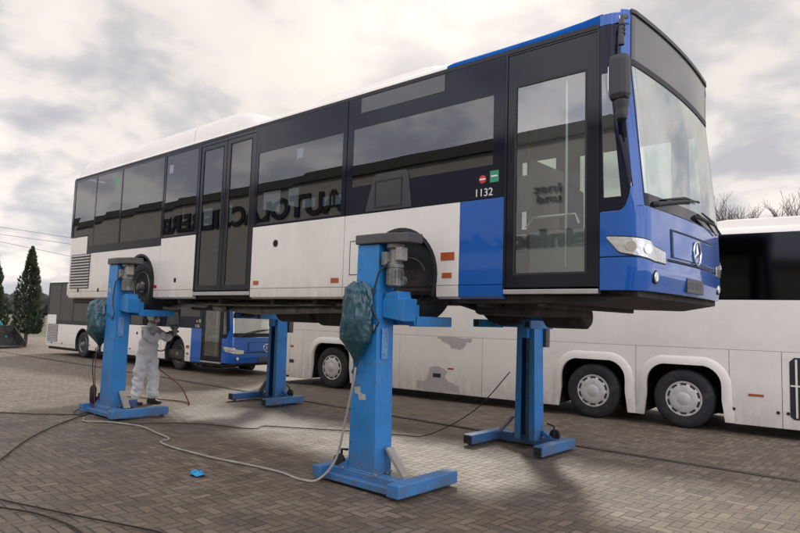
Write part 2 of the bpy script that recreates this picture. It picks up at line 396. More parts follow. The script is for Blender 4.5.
# ------------------------------------------------------------------ city bus (local: x forward 0..-11.86, y 0..2.55, z 0 = road)
WX_F, WX_R = -2.64, -8.78
def xf(z):
    pts = [(.30,.10),(.55,.135),(1.12,.12),(2.42,-.005),(3.0,.0),(3.1,-.03)]
    if z <= pts[0][0]: return pts[0][1]
    for (a, b_), (c, d) in zip(pts, pts[1:]):
        if z <= c: return b_+(d-b_)*(z-a)/(c-a)
    return pts[-1][1]
CR = .22
def FS(s, z, off=0.0):
    """point on the front shell; s 0..5 runs near side, corner, front, corner, far side"""
    X = xf(z)
    if s <= 1:
        x0 = -.262; x = x0+(X-CR-x0)*s; return Vector((x, -off, z))
    if s >= 4:
        p = FS(5-s, z, off); return Vector((p.x, 2.55-p.y, p.z))
    if s < 2:
        a = R(90*(s-1)); return Vector((X-CR+(CR+off)*math.sin(a), CR-(CR+off)*math.cos(a), z))
    if s > 3:
        p = FS(5-s, z, off); return Vector((p.x, 2.55-p.y, p.z))
    y = CR+(2.55-2*CR)*(s-2)
    return Vector((X+off+.05*(1-((y-1.275)/(1.275-CR))**2), y, z))
def patch(bm, s0, s1, z0, z1, ns, nz, off=0.0, thick=.02):
    f0 = z0 if callable(z0) else (lambda s: z0); f1 = z1 if callable(z1) else (lambda s: z1)
    G = []
    for i in range(ns+1):
        s = s0+(s1-s0)*i/ns
        G.append([(FS(s, f0(s)+(f1(s)-f0(s))*k/nz, off), FS(s, f0(s)+(f1(s)-f0(s))*k/nz, off-thick)) for k in range(nz+1)])
    A = [[bm.verts.new(p[0]) for p in col] for col in G]
    for i in range(ns):
        for k in range(nz): bm.faces.new((A[i][k], A[i+1][k], A[i+1][k+1], A[i][k+1]))
    if thick:
        B = [[bm.verts.new(p[1]) for p in col] for col in G]
        for i in range(ns):
            for k in range(nz): bm.faces.new((B[i][k], B[i][k+1], B[i+1][k+1], B[i+1][k]))
            bm.faces.new((A[i][0], B[i][0], B[i+1][0], A[i+1][0])); bm.faces.new((A[i][nz], A[i+1][nz], B[i+1][nz], B[i][nz]))
        for k in range(nz):
            bm.faces.new((A[0][k], A[0][k+1], B[0][k+1], B[0][k])); bm.faces.new((A[ns][k], B[ns][k], B[ns][k+1], A[ns][k+1]))
    return bm

def tyre_wheel(parent, x, y, z, side, rad=.48, kind='hub'):
    """side -1: outer face towards -Y"""
    w = bpy.data.objects.new('wheel', None); C.objects.link(w); w.parent = parent; w.location = (x, y, z); w.empty_display_size = .2
    k = side; bm = bm_new(); r = rad
    lathe(bm, [(r*.58,.13*k),(r*.62,.145*k),(r*.80,.150*k),(r*.93,.140*k),(r*.985,.115*k),(r,.08*k),(r,-.09*k),(r*.97,-.13*k),(r*.6,-.14*k)], seg=56)
    obj('tyre', bm, 'tyre', w, smooth=True)
    bm = bm_new()
    if kind == 'hub':
        lathe(bm, [(r*.60,.125*k),(r*.58,.145*k),(r*.54,.12*k),(r*.50,.05*k),(r*.42,.035*k),(r*.30,.10*k),(r*.22,.13*k),(r*.12,.135*k),(.01,.135*k)], seg=40)
        b2 = bm_new(); b3 = bm_new()
        for a in range(10):
            an = 2*PI*a/10
            lathe(b2, [(.026,.052*k),(.026,.079*k),(.02,.080*k)], origin=(math.cos(an)*r*.37,0,math.sin(an)*r*.37), seg=12)
            an = 2*PI*(a+.5)/10
            lathe(b3, [(.014,.10*k),(.014,.15*k),(.008,.155*k)], origin=(math.cos(an)*r*.245,0,math.sin(an)*r*.245), seg=6)
        obj_multi('rim', [(bm,'steel'),(b2,'rubber'),(b3,'liftgrey')], w)
        bm = bm_new(); lathe(bm, [(.065,.13*k),(.065,.20*k),(.05,.215*k),(.01,.217*k)], seg=20); obj('hub', bm, 'motor', w, smooth=True)
    else:
        lathe(bm, [(r*.60,.12*k),(r*.59,.150*k),(r*.56,.152*k),(r*.52,.14*k),(r*.46,.158*k),(r*.30,.175*k),(r*.22,.172*k),(r*.20,.18*k),(.01,.182*k)], seg=48)
        b2 = bm_new()
        for a in range(10):
            a0 = 2*PI*a/10+.12; a1 = 2*PI*(a+1)/10-.12
            pts = [(math.cos(a0+(a1-a0)*q/4)*r*.525, math.sin(a0+(a1-a0)*q/4)*r*.525) for q in range(5)]
            pts += [(math.cos(a0+(a1-a0)*q/4)*r*.465, math.sin(a0+(a1-a0)*q/4)*r*.465) for q in range(4,-1,-1)]
            prism(b2, pts, 'y', .14*k, .1595*k)
        obj_multi('rim', [(bm,'hubcap'),(b2,'rubber')], w)
    return w

SLAT = mat('slat_beige', (.40,.37,.33), .5)
def make_city_bus():
    t = thing('city_bus', 'white and blue city bus raised high on four blue lifting columns', 'bus')
    zt = 2.80      # top of glass band
    zb = 1.32      # bottom of glass band
    TH = .022
    # --- lower side panels near side
    def lower(name, x0, x1, m, arch=None, top=zb, step=None, y=0.0, d=TH, zlo=.44):
        bm = bm_new()
        pts = [(x0, zlo)]
        if arch:
            c, r = arch
            a = math.degrees(math.asin((zlo-.55)/r))
            pts += arc(c, .55, r, 180-a, a, 22)
        pts += [(x1, zlo), (x1, top)]
        if step: pts += [(step[0], top), (step[0], step[1])]; pts += [(x0, step[1])]
        else: pts += [(x0, top)]
        prism(bm, pts, 'y', y, y+d); return obj(name, bm, m, t, bevel=.003)
    for yy, dd in ((0, TH), (2.55, -TH)):
        near = yy == 0
        lower('rear_side_panel', -11.86, -10.80, 'white', step=(-11.06, 1.56), y=yy, d=dd)
        lower('side_panel', -10.79, -8.095, 'white', arch=(WX_R,.53), y=yy, d=dd)
        if near:
            lower('side_panel', -8.085, -6.99, 'white', y=yy, d=dd)
            lower('side_panel', -5.465, -3.565, 'white', y=yy, d=dd)
        else:
            lower('side_panel', -8.085, -3.565, 'white', y=yy, d=dd)
        lower('side_panel', -3.555, -1.805, 'white', arch=(WX_F,.545), y=yy, d=dd)
        lower('side_panel', -1.80, -1.262 if near else -.262, 'blue', y=yy, d=dd)
        segs = [(-11.82,-10.80,'white'),(-10.79,WX_R-.53,'white'),(WX_R+.53,-8.095,'white'),(-8.085,-6.99,'white'),(-5.465,-3.565,'white'),(-3.555,WX_F-.545,'white'),(WX_F+.545,-1.805,'white'),(-1.80,-1.262,'blue')]
        if not near: segs += [(-6.99,-5.465,'white'),(-1.262,-.262,'blue')]
        for a, b_, m in segs:
            bm = bm_new(); y0 = yy+(.0 if near else 0)
            s = 1 if near else -1
            prism(bm, [(y0,.435),(y0+s*.004,.32),(y0+s*.05,.295),(y0+s*.07,.30),(y0+s*.03,.435)], 'x', a, b_)
            obj('skirt_strip', bm, m, t)
        # wheel arches: lining and lip
        for c, r in ((WX_R,.53),(WX_F,.545)):
            bm = bm_new()
            s = 1 if near else -1
            o_ = arc(c,.55,r+.012,-25,205,26); i_ = arc(c,.55,r-.03,-25,205,26)
            A = [[bm.verts.new((p[0],yy+s*w,p[1])) for p in q] for q in (o_,i_) for w in (-.004,.06)]
            for q in range(26):
                for u, v in ((0,2),(2,3),(3,1),(1,0)): bm.faces.new((A[u][q],A[u][q+1],A[v][q+1],A[v][q]))
            obj('arch_trim', bm, 'rubber', t)
            bm = bm_new()
            o_ = arc(c,.55,r+.005,-30,210,26)
            A = [[bm.verts.new((p[0],yy+s*w,p[1])) for p in o_] for w in (.03,.62)]
            for q in range(26): bm.faces.new((A[0][q],A[0][q+1],A[1][q+1],A[1][q]))
            bm.faces.new(A[1])
            obj('wheel_housing', bm, 'under', t)
    # --- glass band: near side
    y0, y1 = -.002, .016
    def band(x0, x1, holes, yA, yB):
        bm = bm_new(); holes_wall(bm, x0, x1, zb+.006, zt, holes, yA, yB); return obj('window_surround', bm, 'frit', t)
    def glasses(hs, y, m, fr=None):
        for h in hs:
            bm = bm_new(); pane(bm, *h, y)
            for v in bm.verts: v.co.y += random.uniform(-.005,.004)
            obj('window_pane', bm, m, t)
    rear_h = [(-11.02,-10.86,1.34,2.74),(-10.77,-9.72,1.34,2.74),(-9.65,-8.13,1.34,2.74),(-8.06,-7.01,1.34,2.74)]
    # first rear pane reaches the tail above the white step
    bm = bm_new(); holes_wall(bm, -11.86, -8.09, zb+.006, zt, [(-11.9,-11.06,1.2,1.57),(-11.80,-10.83,1.59,2.75),(-11.05,-10.83,1.35,1.6),(-10.78,-9.71,1.35,2.75),(-9.66,-8.13,1.35,2.75)], y0, y1); obj('window_surround', bm, 'frit', t)
    glasses([(-11.80,-10.83,1.59,2.75),(-10.78,-9.71,1.35,2.75),(-9.66,-8.13,1.35,2.75)], .003, 'darkglass')
    bm = bm_new(); pane(bm,-11.05,-10.83,1.35,1.588,.003); obj('window_pane', bm, 'darkglass', t)
    band(-8.08, -6.985, [(-8.04,-7.04,1.35,2.75)], y0, y1); glasses([(-8.04,-7.04,1.35,2.75)], .003, 'darkglass')
    band(-5.465, -3.567, [(-5.40,-3.64,1.35,2.40)], y0, y1); glasses([(-5.40,-3.64,1.35,2.40)], .003, 'darkglass')
    band(-3.553, -1.265, [(-3.45,-1.40,1.67,2.40)], y0, y1); glasses([(-3.45,-1.40,1.67,2.40)], .003, 'darkglass')

    # side destination display behind the surround
    bm = bm_new(); box(bm, -3.33, -2.04, -.006, .0, 2.585, 2.775); obj('side_display', bm, 'display', t)
    # service hatch below window
    bm = bm_new(); prism(bm, [(-3.20,1.335),(-2.47,1.335),(-2.53,1.74),(-2.58,1.78),(-3.02,1.78),(-3.08,1.74)], 'y', -.012, -.002); h = obj('service_hatch', bm, 'dark', t, bevel=.004)
    bm = bm_new(); holes_wall(bm, -3.05, -2.62, 1.37, 1.70, [(-3.035,-2.635,1.385,1.685)], -.018, -.012); obj('hatch_seal', bm, 'rubber', h)
    # stickers, fleet number
    bm = bm_new(); lathe(bm, [(.045,-.005),(.045,-.002)], origin=(-1.52,0,1.53), seg=8); st = obj('warning_sticker', bm, 'red', t)
    bm = bm_new(); box(bm, -1.555,-1.485,-.0075,-.0052,1.522,1.538); obj('sticker_symbol', bm, 'textw', st)
    bm = bm_new(); box(bm, -1.43,-1.325,-.005,-.002,1.485,1.605); st = obj('green_sticker', bm, 'green', t)
    bm = bm_new(); box(bm, -1.415,-1.34,-.0075,-.0052,1.54,1.556); obj('sticker_symbol', bm, 'textw', st)
    text('fleet_number', '1132', 'textw', .115, (-1.62,-.004,1.352), (R(90),0,0), t)
    for x0, z0, m in ((-2.84+.35,2.13,'paper'),(-4.55,2.19,'paper'),(-10.0,2.48,'green'),(-7.95,2.44,'paper')):
        bm = bm_new(); box(bm, x0, x0+.13, .004, .0075, z0, z0+.14); obj('window_sticker', bm, m, t)
    # --- middle door, two leaves
    def leaf(x0, x1, x0g, x1g, z0g, z1g, gm, zlo=.42, ztop=2.735):
        bm = bm_new(); holes_wall(bm, x0, x1, zlo, ztop, [(x0g,x1g,z0g,z1g)], .006, .035); d = obj('door_leaf', bm, 'black', t, bevel=.003)
        bm = bm_new(); pane(bm, x0g-.01, x1g+.01, z0g-.01, z1g+.01, .014); obj('door_glass', bm, gm, d)
        bm = bm_new(); holes_wall(bm, x0g-.02, x1g+.02, z0g-.02, z1g+.02, [(x0g,x1g,z0g,z1g)], .003, .0065); obj('door_seal', bm, 'rubber', d)
        return d
    d1 = leaf(-6.95,-6.235,-6.87,-6.33,.50,2.66,'darkglass')
    d2 = leaf(-6.22,-5.50,-6.13,-5.60,.50,2.66,'darkglass')
    for d, hx in ((d1,-6.42),(d2,-5.72)):
        bm = bm_new(); box(bm, hx-.22, hx-.02, .016,.019,2.24,2.46); obj('door_notice', bm, 'paper', d)
        bm = bm_new(); tube(bm, [(hx-.3,.09,1.05),(hx+.1,.09,1.05)], .016); obj('grab_rail', bm, 'alu', d, smooth=True)
    for x0, x1 in ((-6.985,-6.955),(-5.497,-5.468),(-1.262,-1.235),(-.288,-.264)):
        bm = bm_new(); box(bm, x0, x1, -.004, .06, .40, zt); obj('door_post', bm, 'black', t, bevel=.003)
    bm = bm_new(); box(bm, -6.955,-5.497,.001,.05,2.74,zt); obj('door_header', bm, 'black', t)
    bm = bm_new(); box(bm, -6.975,-5.475,-.012,.06,.345,.40); obj('door_sill', bm, 'alu', t, bevel=.004)
    # --- front door: one wide leaf
    d3 = leaf(-1.232,-.290,-1.13,-.405,.545,2.42,'clearglass', zlo=.405, ztop=2.765)
    bm = bm_new(); box(bm, -1.232,-.290,.002,.06,2.768,zt); obj('door_header', bm, 'black', t)
    bm = bm_new(); box(bm, -1.25,-.27,-.012,.06,.34,.385); obj('door_sill', bm, 'alu', t, bevel=.004)
    bm = bm_new(); prism(bm, [(-1.21,1.20),(-1.17,1.16),(-1.02,1.16),(-.985,1.20),(-.985,1.48),(-1.02,1.52),(-1.17,1.52),(-1.21,1.48)], 'y', .045,.075); obj('ticket_validator', bm, 'dark', d3)
    bm = bm_new(); tube(bm, [(-1.06,.10,1.0),(-1.0,.12,1.1),(-.55,.12,1.1),(-.5,.10,1.0)], .016); obj('grab_rail', bm, 'alu', d3, smooth=True)
    bm = bm_new(); tube(bm, [(-.62,.07,.6),(-.62,.07,2.4)], .012); obj('grab_rail', bm, 'alu', d3, smooth=True)
    # --- far side band: mostly masked, a few clear gaps
    gaps = [(-8.72,-8.14,2.13,2.68),(-7.90,-7.50,2.2,2.62),(-7.45,-7.05,2.18,2.36),(-6.85,-6.2,2.16,2.34),(-6.02,-5.6,2.19,2.36),(-11.0,-10.6,2.1,2.5),(-10.1,-9.8,2.1,2.5),
            (-2.54,-2.0,1.40,2.38),(-1.65,-.45,1.35,2.35)]
    bm = bm_new(); holes_wall(bm, -11.86, -.262, zb+.006, zt, gaps, 2.534, 2.552); obj('window_surround', bm, 'frit', t)
    for g in gaps:
        bm = bm_new(); pane(bm, *g, 2.545); obj('window_pane', bm, 'clearglass', t)
    # --- roof
    def roof(name, x0, x1, m):
        prof = [(-.001,zt+.002),(-.001,2.835),(.012,2.865),(.05,2.90),(.13,2.945),(.3,2.985),(.7,3.01),(1.275,3.02)]
        prof = prof+[(2.55-a, b_) for a, b_ in prof[-2::-1]]
        inner = [(a+(.03 if a < 1.275 else -.03), b_-.035) for a, b_ in prof]
        bm = bm_new(); prism(bm, prof+inner[::-1], 'x', x0, x1); return obj(name, bm, m, t)
    roof('roof', -11.86, -2.02, 'white')
    bm = bm_new(); rws = []
    for x, k_ in ((-2.02,0),(-1.4,.0),(-.8,.2),(-.45,.55),(-.262,.9)):
        prof = [(-.001,zt+.002),(-.002,2.835+.05*k_),(.010,2.865+.06*k_),(.05,2.90+.045*k_),(.13,2.945+.01*k_),(.3,2.985),(.7,3.0),(1.275,3.01)]
        prof = prof+[(2.55-a, b_) for a, b_ in prof[-2::-1]]
        rws.append([bm.verts.new((x,a,b_)) for a,b_ in prof])
    for A, B in zip(rws, rws[1:]):
        for q in range(len(A)-1): bm.faces.new((A[q],A[q+1],B[q+1],B[q]))
    obj('roof_front', bm, 'roofblue', t, smooth=True)
    for yy in (0, 2.55):
        s = 1 if yy == 0 else -1
        bm = bm_new(); box(bm, -11.86, -.27, *sorted((yy-s*.006, yy+s*.002)), zt-.012, zt+.03); obj('cantrail_trim', bm, 'rubber', t)
    # rear roof cladding and pod, with a joint
    def pod(x0, x1, r0, r1, name='roof_pod', h=.34, y0=.03, top=3.24):
        bm = bm_new()
        secs = []
        n_ = 14
        xs = []
        for i in range(n_+1): xs.append(x0+(x1-x0)*i/n_)
        if r0: xs = sorted(set([x0, x0+r0*.1, x0+r0*.3, x0+r0*.6, x0+r0]+xs))
        if r1: xs = sorted(set([x1, x1-r1*.08, x1-r1*.25, x1-r1*.5, x1-r1*.75, x1-r1]+xs))
        for x_ in xs:
            f = 1
            if r0 and x_ < x0+r0: u = 1-(x_-x0)/r0; f = math.sqrt(max(0,1-u*u))
            if r1 and x_ > x1-r1: u = 1-(x1-x_)/r1; f = math.sqrt(max(0,1-u*u))
            H = 2.90+(top-2.90)*max(f,.02)
            prof = [(y0,2.875),(y0+.02,2.875+(H-2.875)*.55),(y0+.06,2.875+(H-2.875)*.80),(y0+.14,2.875+(H-2.875)*.94),(y0+.3,H),(1.275,H+.03*f)]
            prof += [(2.55-a, b_) for a, b_ in prof[-2::-1]]
            secs.append([bm.verts.new((x_, a, b_)) for a, b_ in prof])
        for A, B in zip(secs, secs[1:]):
            for q in range(len(A)-1): bm.faces.new((A[q], A[q+1], B[q+1], B[q]))
            bm.faces.new((A[0], B[0], B[-1], A[-1]))
        bm.faces.new(secs[0]); bm.faces.new(secs[-1][::-1])
        return obj(name, bm, 'white', t, smooth=True)
    pod(-11.80, -7.26, .5, 0, top=3.225)
    pod(-7.245, -5.55, 0, .85, top=3.225)
    pod(-4.72, -2.05, .35, .9, y0=.26, top=3.16)
    # --- rear end
    bm = bm_new(); box(bm, -11.93, -11.862, .03, 2.52, .32, 1.56); obj('rear_panel', bm, 'white', t, bevel=.02)
    bm = bm_new(); box(bm, -11.92, -11.862, .02, 2.53, 1.565, 2.86); obj('rear_window', bm, 'black', t, bevel=.01)
    bm = bm_new(); box(bm, -12.0, -11.87, .02, 2.53, .34, .62); obj('rear_bumper', bm, 'white', t, bevel=.04)
    for y_ in (.12, 2.25):
        bm = bm_new(); box(bm, -11.955, -11.93, y_, y_+.18, .75, 1.35); obj('tail_light', bm, 'redl', t, bevel=.01)
    # --- rear vent grille
    bm = bm_new(); box(bm, -11.78,-10.86,-.004,.0,.50,1.20); g = obj('rear_vent', bm, 'rubber', t)
    for q in range(12):
        z = .515+q*.058
        bm = bm_new(); prism(bm, [(-.005,z+.035),(-.022,z),(-.016,z),(-.001,z+.035)], 'x', -11.77, -10.87); obj('vent_slat', bm, SLAT, g)
    # --- markers, small fittings
    def mk(name, x, z, w, h, m, y=-.008):
        bm = bm_new(); box(bm, x-w/2, x+w/2, y, .0, z-h/2, z+h/2); return obj(name, bm, m, t, bevel=.003)
    for x, z, w, h, m in ((-8.19,.50,.10,.05,'redl'),(-5.33,.52,.12,.055,'amber'),(-3.70,.525,.14,.06,'amber'),(-1.955,.545,.13,.055,'amber'),(-1.95,.75,.18,.085,'amber')):
        mk('side_marker', x, z, w, h, m)
    for x, z in ((-11.35,.46),(-10.42,.46),(-7.55,.60)): mk('flap_lock', x, z, .07, .07, 'rubber', -.006)
    bm = bm_new(); lathe(bm, [(.05,-.008),(.05,-.001)], origin=(-4.92,0,1.06), seg=24); f = obj('round_badge', bm, 'letter', t)
    bm = bm_new(); lathe(bm, [(.034,-.0115),(.034,-.0082)], origin=(-4.92,0,1.06), seg=24); obj('badge_disc', bm, 'frit', f)
    bm = bm_new(); holes_wall(bm, -3.45,-3.22,.58,1.00,[(-3.44,-3.23,.59,.99)], -.0015,.0); obj('fuel_flap', bm, 'rubber', t)
    # --- chassis, belly, floor, interior
    bm = bm_new()
    prism(bm, [(-11.8,.36),(-9.5,.33),(-9.45,.60),(-8.1,.60),(-8.05,.30),(-3.35,.30),(-3.3,.62),(-1.98,.62),(-1.95,.26),(-.9,.265),(-.3,.255),(.05,.32),(.05,.38),(-11.8,.42)], 'y', .09, 2.46)
    obj('floor_pan', bm, 'under', t)
    bm = bm_new(); box(bm, -11.8,-9.4,.08,2.47,.20,.33); obj('engine_undertray', bm, 'under', t, bevel=.03)
    for x, r, L_ in ((-5.3,.24,1.3),(-6.6,.2,.9),(-1.5,.15,.5)):
        bm = bm_new(); lathe(bm, [(r*.8,-L_/2-.03),(r,-L_/2),(r,L_/2),(r*.8,L_/2+.03)], origin=(x,1.9,.16), axis='x', seg=24); obj('air_tank', bm, 'under', t, smooth=True)
    for x in (WX_F, WX_R):
        bm = bm_new(); tube(bm, [(x,.4,.5),(x,.8,.38),(x,1.75,.38),(x,2.15,.5)], [.10,.09,.09,.10], 12); obj('axle', bm, 'under', t, smooth=True)
        for s in (-.5,.5):
            bm = bm_new(); lathe(bm, [(.12,.25),(.14,.35),(.12,.5)], origin=(x+s,.75,0), axis='z', seg=18); obj('air_spring', bm, 'rubber', t, smooth=True)
    for y_, z_, m_ in ((.35,.27,'under'),(.48,.25,'motor'),(.62,.26,'under'),(2.1,.25,'motor')):
        bm = bm_new(); tube(bm, [(-11,y_,z_),(-9.6,y_,z_-.02),(-8.8,y_+.1,z_+.3),(-7.9,y_,z_-.02),(-6,y_+.04,z_-.03),(-3.6,y_,z_)], .022, 8); obj('brake_pipe', bm, m_, t, smooth=True)
    for x_ in (-7.6,-6.4,-5.1,-4.2,-1.6,-.9):
        bm = bm_new(); box(bm, x_-.04, x_+.04, .12, 2.4, .22, .31); obj('cross_member', bm, 'under', t, bevel=.01)
    bm = bm_new(); tube(bm, [(-8.0,.9,.2),(-6.5,.9,.14),(-3.9,1.0,.2)], [.05,.07,.05], 12); obj('drive_shaft', bm, 'motor', t, smooth=True)
    for x in (WX_F, WX_R):
        for s_ in (-.62,.62):
            bm = bm_new(); tube(bm, [(x,.62,.40),(x+s_,.66,.22)], [.045,.035], 10); obj('suspension_link', bm, 'under', t, smooth=True)
        bm = bm_new(); tube(bm, [(x+.3,.5,.75),(x+.3,.45,.32)], [.04,.05], 10); obj('damper', bm, 'motor', t, smooth=True)
        bm = bm_new(); lathe(bm, [(.10,.50),(.11,.52),(.11,.66),(.08,.70)], origin=(x-.25,0,.42), axis='y', seg=18); obj('brake_cylinder', bm, 'motor', t, smooth=True)
        bm = bm_new(); tube(bm, smooth_path([(x-.25,.5,.42),(x-.4,.42,.30),(x-.6,.5,.26),(x-.8,.6,.34)]), .014, 6); obj('brake_hose', bm, 'rubber', t, smooth=True)
    bm = bm_new(); tube(bm, smooth_path([(-9.6,.7,.25),(-8.6,.55,.16),(-7.8,.5,.22),(-7.0,.6,.15)]), .05, 10); obj('exhaust_pipe', bm, 'steel', t, smooth=True)
    # dark hanging belly pieces visible below the skirt
    for x0, x1, z0 in ((-7.9,-7.2,.12),(-4.3,-3.6,.17),(-1.95,-1.2,.14)):
        bm = bm_new(); box(bm, x0, x1, .5, 2.0, z0, .32); obj('under_cover', bm, 'under', t, bevel=.05)
    bm = bm_new(); box(bm, -11.6,-.35,.09,2.46,.42,.44); obj('cabin_floor', bm, 'dark', t)
    bm = bm_new(); box(bm, -11.6,-.3,.10,2.45,2.60,2.63); obj('ceiling', bm, 'ceil', t)
    for k in range(13):
        x = -3.9-k*.6
        if -7.0 < x < -5.5: continue
        for y_ in (.15, 1.65):
            if x > -4.0 and y_ < 1: continue
            bm = bm_new(); box(bm, x-.4, x, y_, y_+.78, .80, .92); box(bm, x-.10-.36, x-.02-.36, y_, y_+.78, .92, 1.62)
            obj('passenger_seat', bm, 'seat', t, bevel=.03)
    for x in (-1.9,-3.4,-4.8,-5.6,-6.9,-8.4):
        for y_ in (.95,1.6):
            bm = bm_new(); tube(bm, [(x,y_,.44),(x,y_,2.6)], .017); obj('grab_pole', bm, 'yellow', t, smooth=True)
    bm = bm_new(); prism(bm, [(-.35,.44),(-.05,.44),(-.02,1.08),(-.12,1.14),(-.55,1.08),(-.60,.98),(-.40,.90)], 'y', .95, 2.42); obj('dashboard', bm, 'dark', t, bevel=.02)
    bm = bm_new()
    ring = [Vector((-.72+.10*math.sin(a)*1, 1.85+.23*math.cos(a), 1.12+.21*math.sin(a)*.6)) for a in [2*PI*k/24 for k in range(25)]]
    tube(bm, ring, .015, 8, caps=False); tube(bm, [(-.72,1.85,1.12),(-.5,1.85,.95)], .03); tube(bm, [(-.72,1.62,1.12),(-.72,2.08,1.12)], .014); obj('steering_wheel', bm, 'rubber', t, smooth=True)
    bm = bm_new(); box(bm, -1.45,-.95,1.6,2.1,.9,1.02); box(bm, -1.50,-1.36,1.62,2.08,1.02,1.75); box(bm, -1.49,-1.38,1.72,1.98,1.76,1.98); obj('driver_seat', bm, 'seat', t, bevel=.04)
    bm = bm_new(); box(bm, -1.72,-1.69,1.25,2.45,.44,2.05); obj('driver_partition', bm, 'dark', t)
    bm = bm_new(); box(bm, -1.60,-.85,1.12,1.16,.44,1.12); obj('cab_door', bm, 'ceil', t)
    # --- front shell
    ws0, ws1 = 1.12, 2.42
    qb = lambda s: 1.075+.30*((min(s,1.42)-.95)/.47)**3 if s > .95 else 1.075
    qb5 = lambda s: qb(5-s)
    bm = bm_new(); patch(bm, 0, 5, .37, .66, 60, 5, thick=.03)
    obj('front_bumper', bm, 'blue', t, smooth=True, bevel=.004)
    def ztop_low(s):
        s_ = min(s, 5-s)
        if s_ < 1.42: return qb(s_)-.004
        return max(qb(1.42)-.004-(s_-1.42)*4.5, ws0-.006)
    bm = bm_new(); patch(bm, 0, 5, .668, ztop_low, 80, 6, thick=.03)
    obj('front_panel', bm, 'blue', t, smooth=True, bevel=.004)
    for near in (True, False):
        mir = (lambda s: s) if near else (lambda s: 5-s)
        f = (lambda s: qb(min(s,5-s)))
        # corner window: surround plus clear pane
        bm = bm_new()
        g0, g1, gz0, gz1 = .22, 1.12, 1.20, 2.35
        for (sa, sb, za, zc) in ((0,g0,f,2.80),(g1,1.42,f,2.80),(g0,g1,f,gz0),(g0,g1,gz1,2.80)):
            p, q = sorted((mir(sa), mir(sb))); patch(bm, p, q, za, zc, 10, 8, thick=.02)
        o_ = obj('corner_window_surround', bm, 'frit', t)
        bm = bm_new(); p, q = sorted((mir(g0), mir(g1))); patch(bm, p, q, gz0, gz1, 10, 8, off=-.006, thick=0); obj('corner_window', bm, 'clearglass', t, smooth=True)
        bm = bm_new(); p, q = sorted((mir(1.425), mir(1.70)))
        patch(bm, p, q, lambda s: max(ztop_low(s)+.004, 1.1), 2.935, 10, 14, thick=.03); obj('corner_pillar', bm, 'blue', t, smooth=True)
        bm = bm_new(); p, q = sorted((mir(0), mir(1.42))); patch(bm, p, q, 2.804, 2.905, 12, 3, thick=.02); obj('roof_corner', bm, 'blue', t, smooth=True)
    bm = bm_new(); patch(bm, 1.71, 3.29, 1.235, ws1, 40, 16, off=-.002, thick=0); obj('windscreen', bm, 'windglass', t, smooth=True)
    bm = bm_new(); patch(bm, 1.71, 3.29, ws0, 1.235, 40, 2, off=-.002, thick=.012); obj('windscreen_lower_border', bm, 'frit', t, smooth=True)
    bm = bm_new(); patch(bm, 1.71, 3.29, 2.42, 2.475, 40, 2, off=.006, thick=.03); obj('windscreen_divider', bm, 'rubber', t, smooth=True)
    bm = bm_new(); patch(bm, 1.73, 3.27, 2.48, 2.905, 40, 6, off=-.004, thick=.02); obj('destination_display', bm, 'display', t, smooth=True)
    bm = bm_new(); patch(bm, 1.70, 3.30, 2.908, 2.945, 40, 2, off=.012, thick=.04); obj('display_rim', bm, 'dark', t, smooth=True)
    for p, q in ((1.70,1.728),(3.272,3.30)):
        bm = bm_new(); patch(bm, p, q, 1.13, 2.905, 2, 14, off=.004, thick=.02); obj('windscreen_seal', bm, 'rubber', t, smooth=True)
    # roof cap behind the display
    bm = bm_new()
    rows = []
    for x, hz in ((-.30,2.955),(-.2,2.97),(-.1,2.97),(-.02,2.945)):
        prof = [(.012,2.80),(.02,2.87),(.07,2.92),(.18,hz-.012),(.5,hz),(1.275,hz+.005)]
        prof += [(2.55-a, b_) for a, b_ in prof[-2::-1]]
        k_ = .0 if x < -.05 else .09
        rows.append([bm.verts.new((x, a+(k_ if a < 1.2 else (-k_ if a > 1.3 else 0)), b_)) for a, b_ in prof])
    for A, B in zip(rows, rows[1:]):
        for q in range(len(A)-1): bm.faces.new((A[q], A[q+1], B[q+1], B[q]))
    obj('roof_cap', bm, 'blue', t, smooth=True)
    # headlamps
    for near in (True, False):
        mir = (lambda s: s) if near else (lambda s: 5-s)
        sa, sb = .42, 2.118
        def hz0(s):
            s_ = min(s, 5-s); u = (s_-sa)/(sb-sa); return .83-.13*min(1,u*2.6)-.055*max(0,u-.38)/.62*1.2
        def hz1(s):
            s_ = min(s, 5-s); u = (s_-sa)/(sb-sa); return .845-.05*u**2-.06*max(0,u-.85)/.15
        p, q = sorted((mir(sa), mir(sb)))
        bm = bm_new(); patch(bm, p, q, lambda s: hz0(s)-.012, lambda s: hz1(s)+.012, 30, 4, off=.003, thick=.02); hl = obj('headlight', bm, 'rubber', t, smooth=True)
        bm = bm_new(); patch(bm, p, q, hz0, hz1, 30, 6, off=.006, thick=.001); obj('reflector', bm, 'reflector', hl, smooth=True)
        for u in (1.30,1.75):
            c0 = FS(mir(u), (hz0(u)+hz1(u))/2, .002); d = (FS(mir(u), c0.z, .05)-c0).normalized()
            bm = bm_new(); tube(bm, [c0, c0+d*.012], [.052,.046], 20); obj('bulb_ring', bm, 'chrome', hl, smooth=True)
        bm = bm_new(); patch(bm, p, q, hz0, hz1, 30, 4, off=.020, thick=0); obj('lens', bm, 'lens', hl, smooth=True)
        c0 = FS(mir(2.03), .50, .0); d = (FS(mir(2.03), .50, .05)-c0).normalized()
        bm = bm_new(); tube(bm, [c0-d*.01, c0+d*.006], .062, 20); fl = obj('fog_lamp', bm, 'rubber', t)
        bm = bm_new(); tube(bm, [c0+d*.006, c0+d*.012], [.045,.04], 20); obj('lens', bm, 'reflector', fl, smooth=True)
    # raised grille panel with emblem
    bm = bm_new(); patch(bm, 2.20, 2.80, .70, .95, 24, 4, off=.012, thick=.02); gp = obj('grille_panel', bm, 'blue', t, smooth=True, bevel=.01)
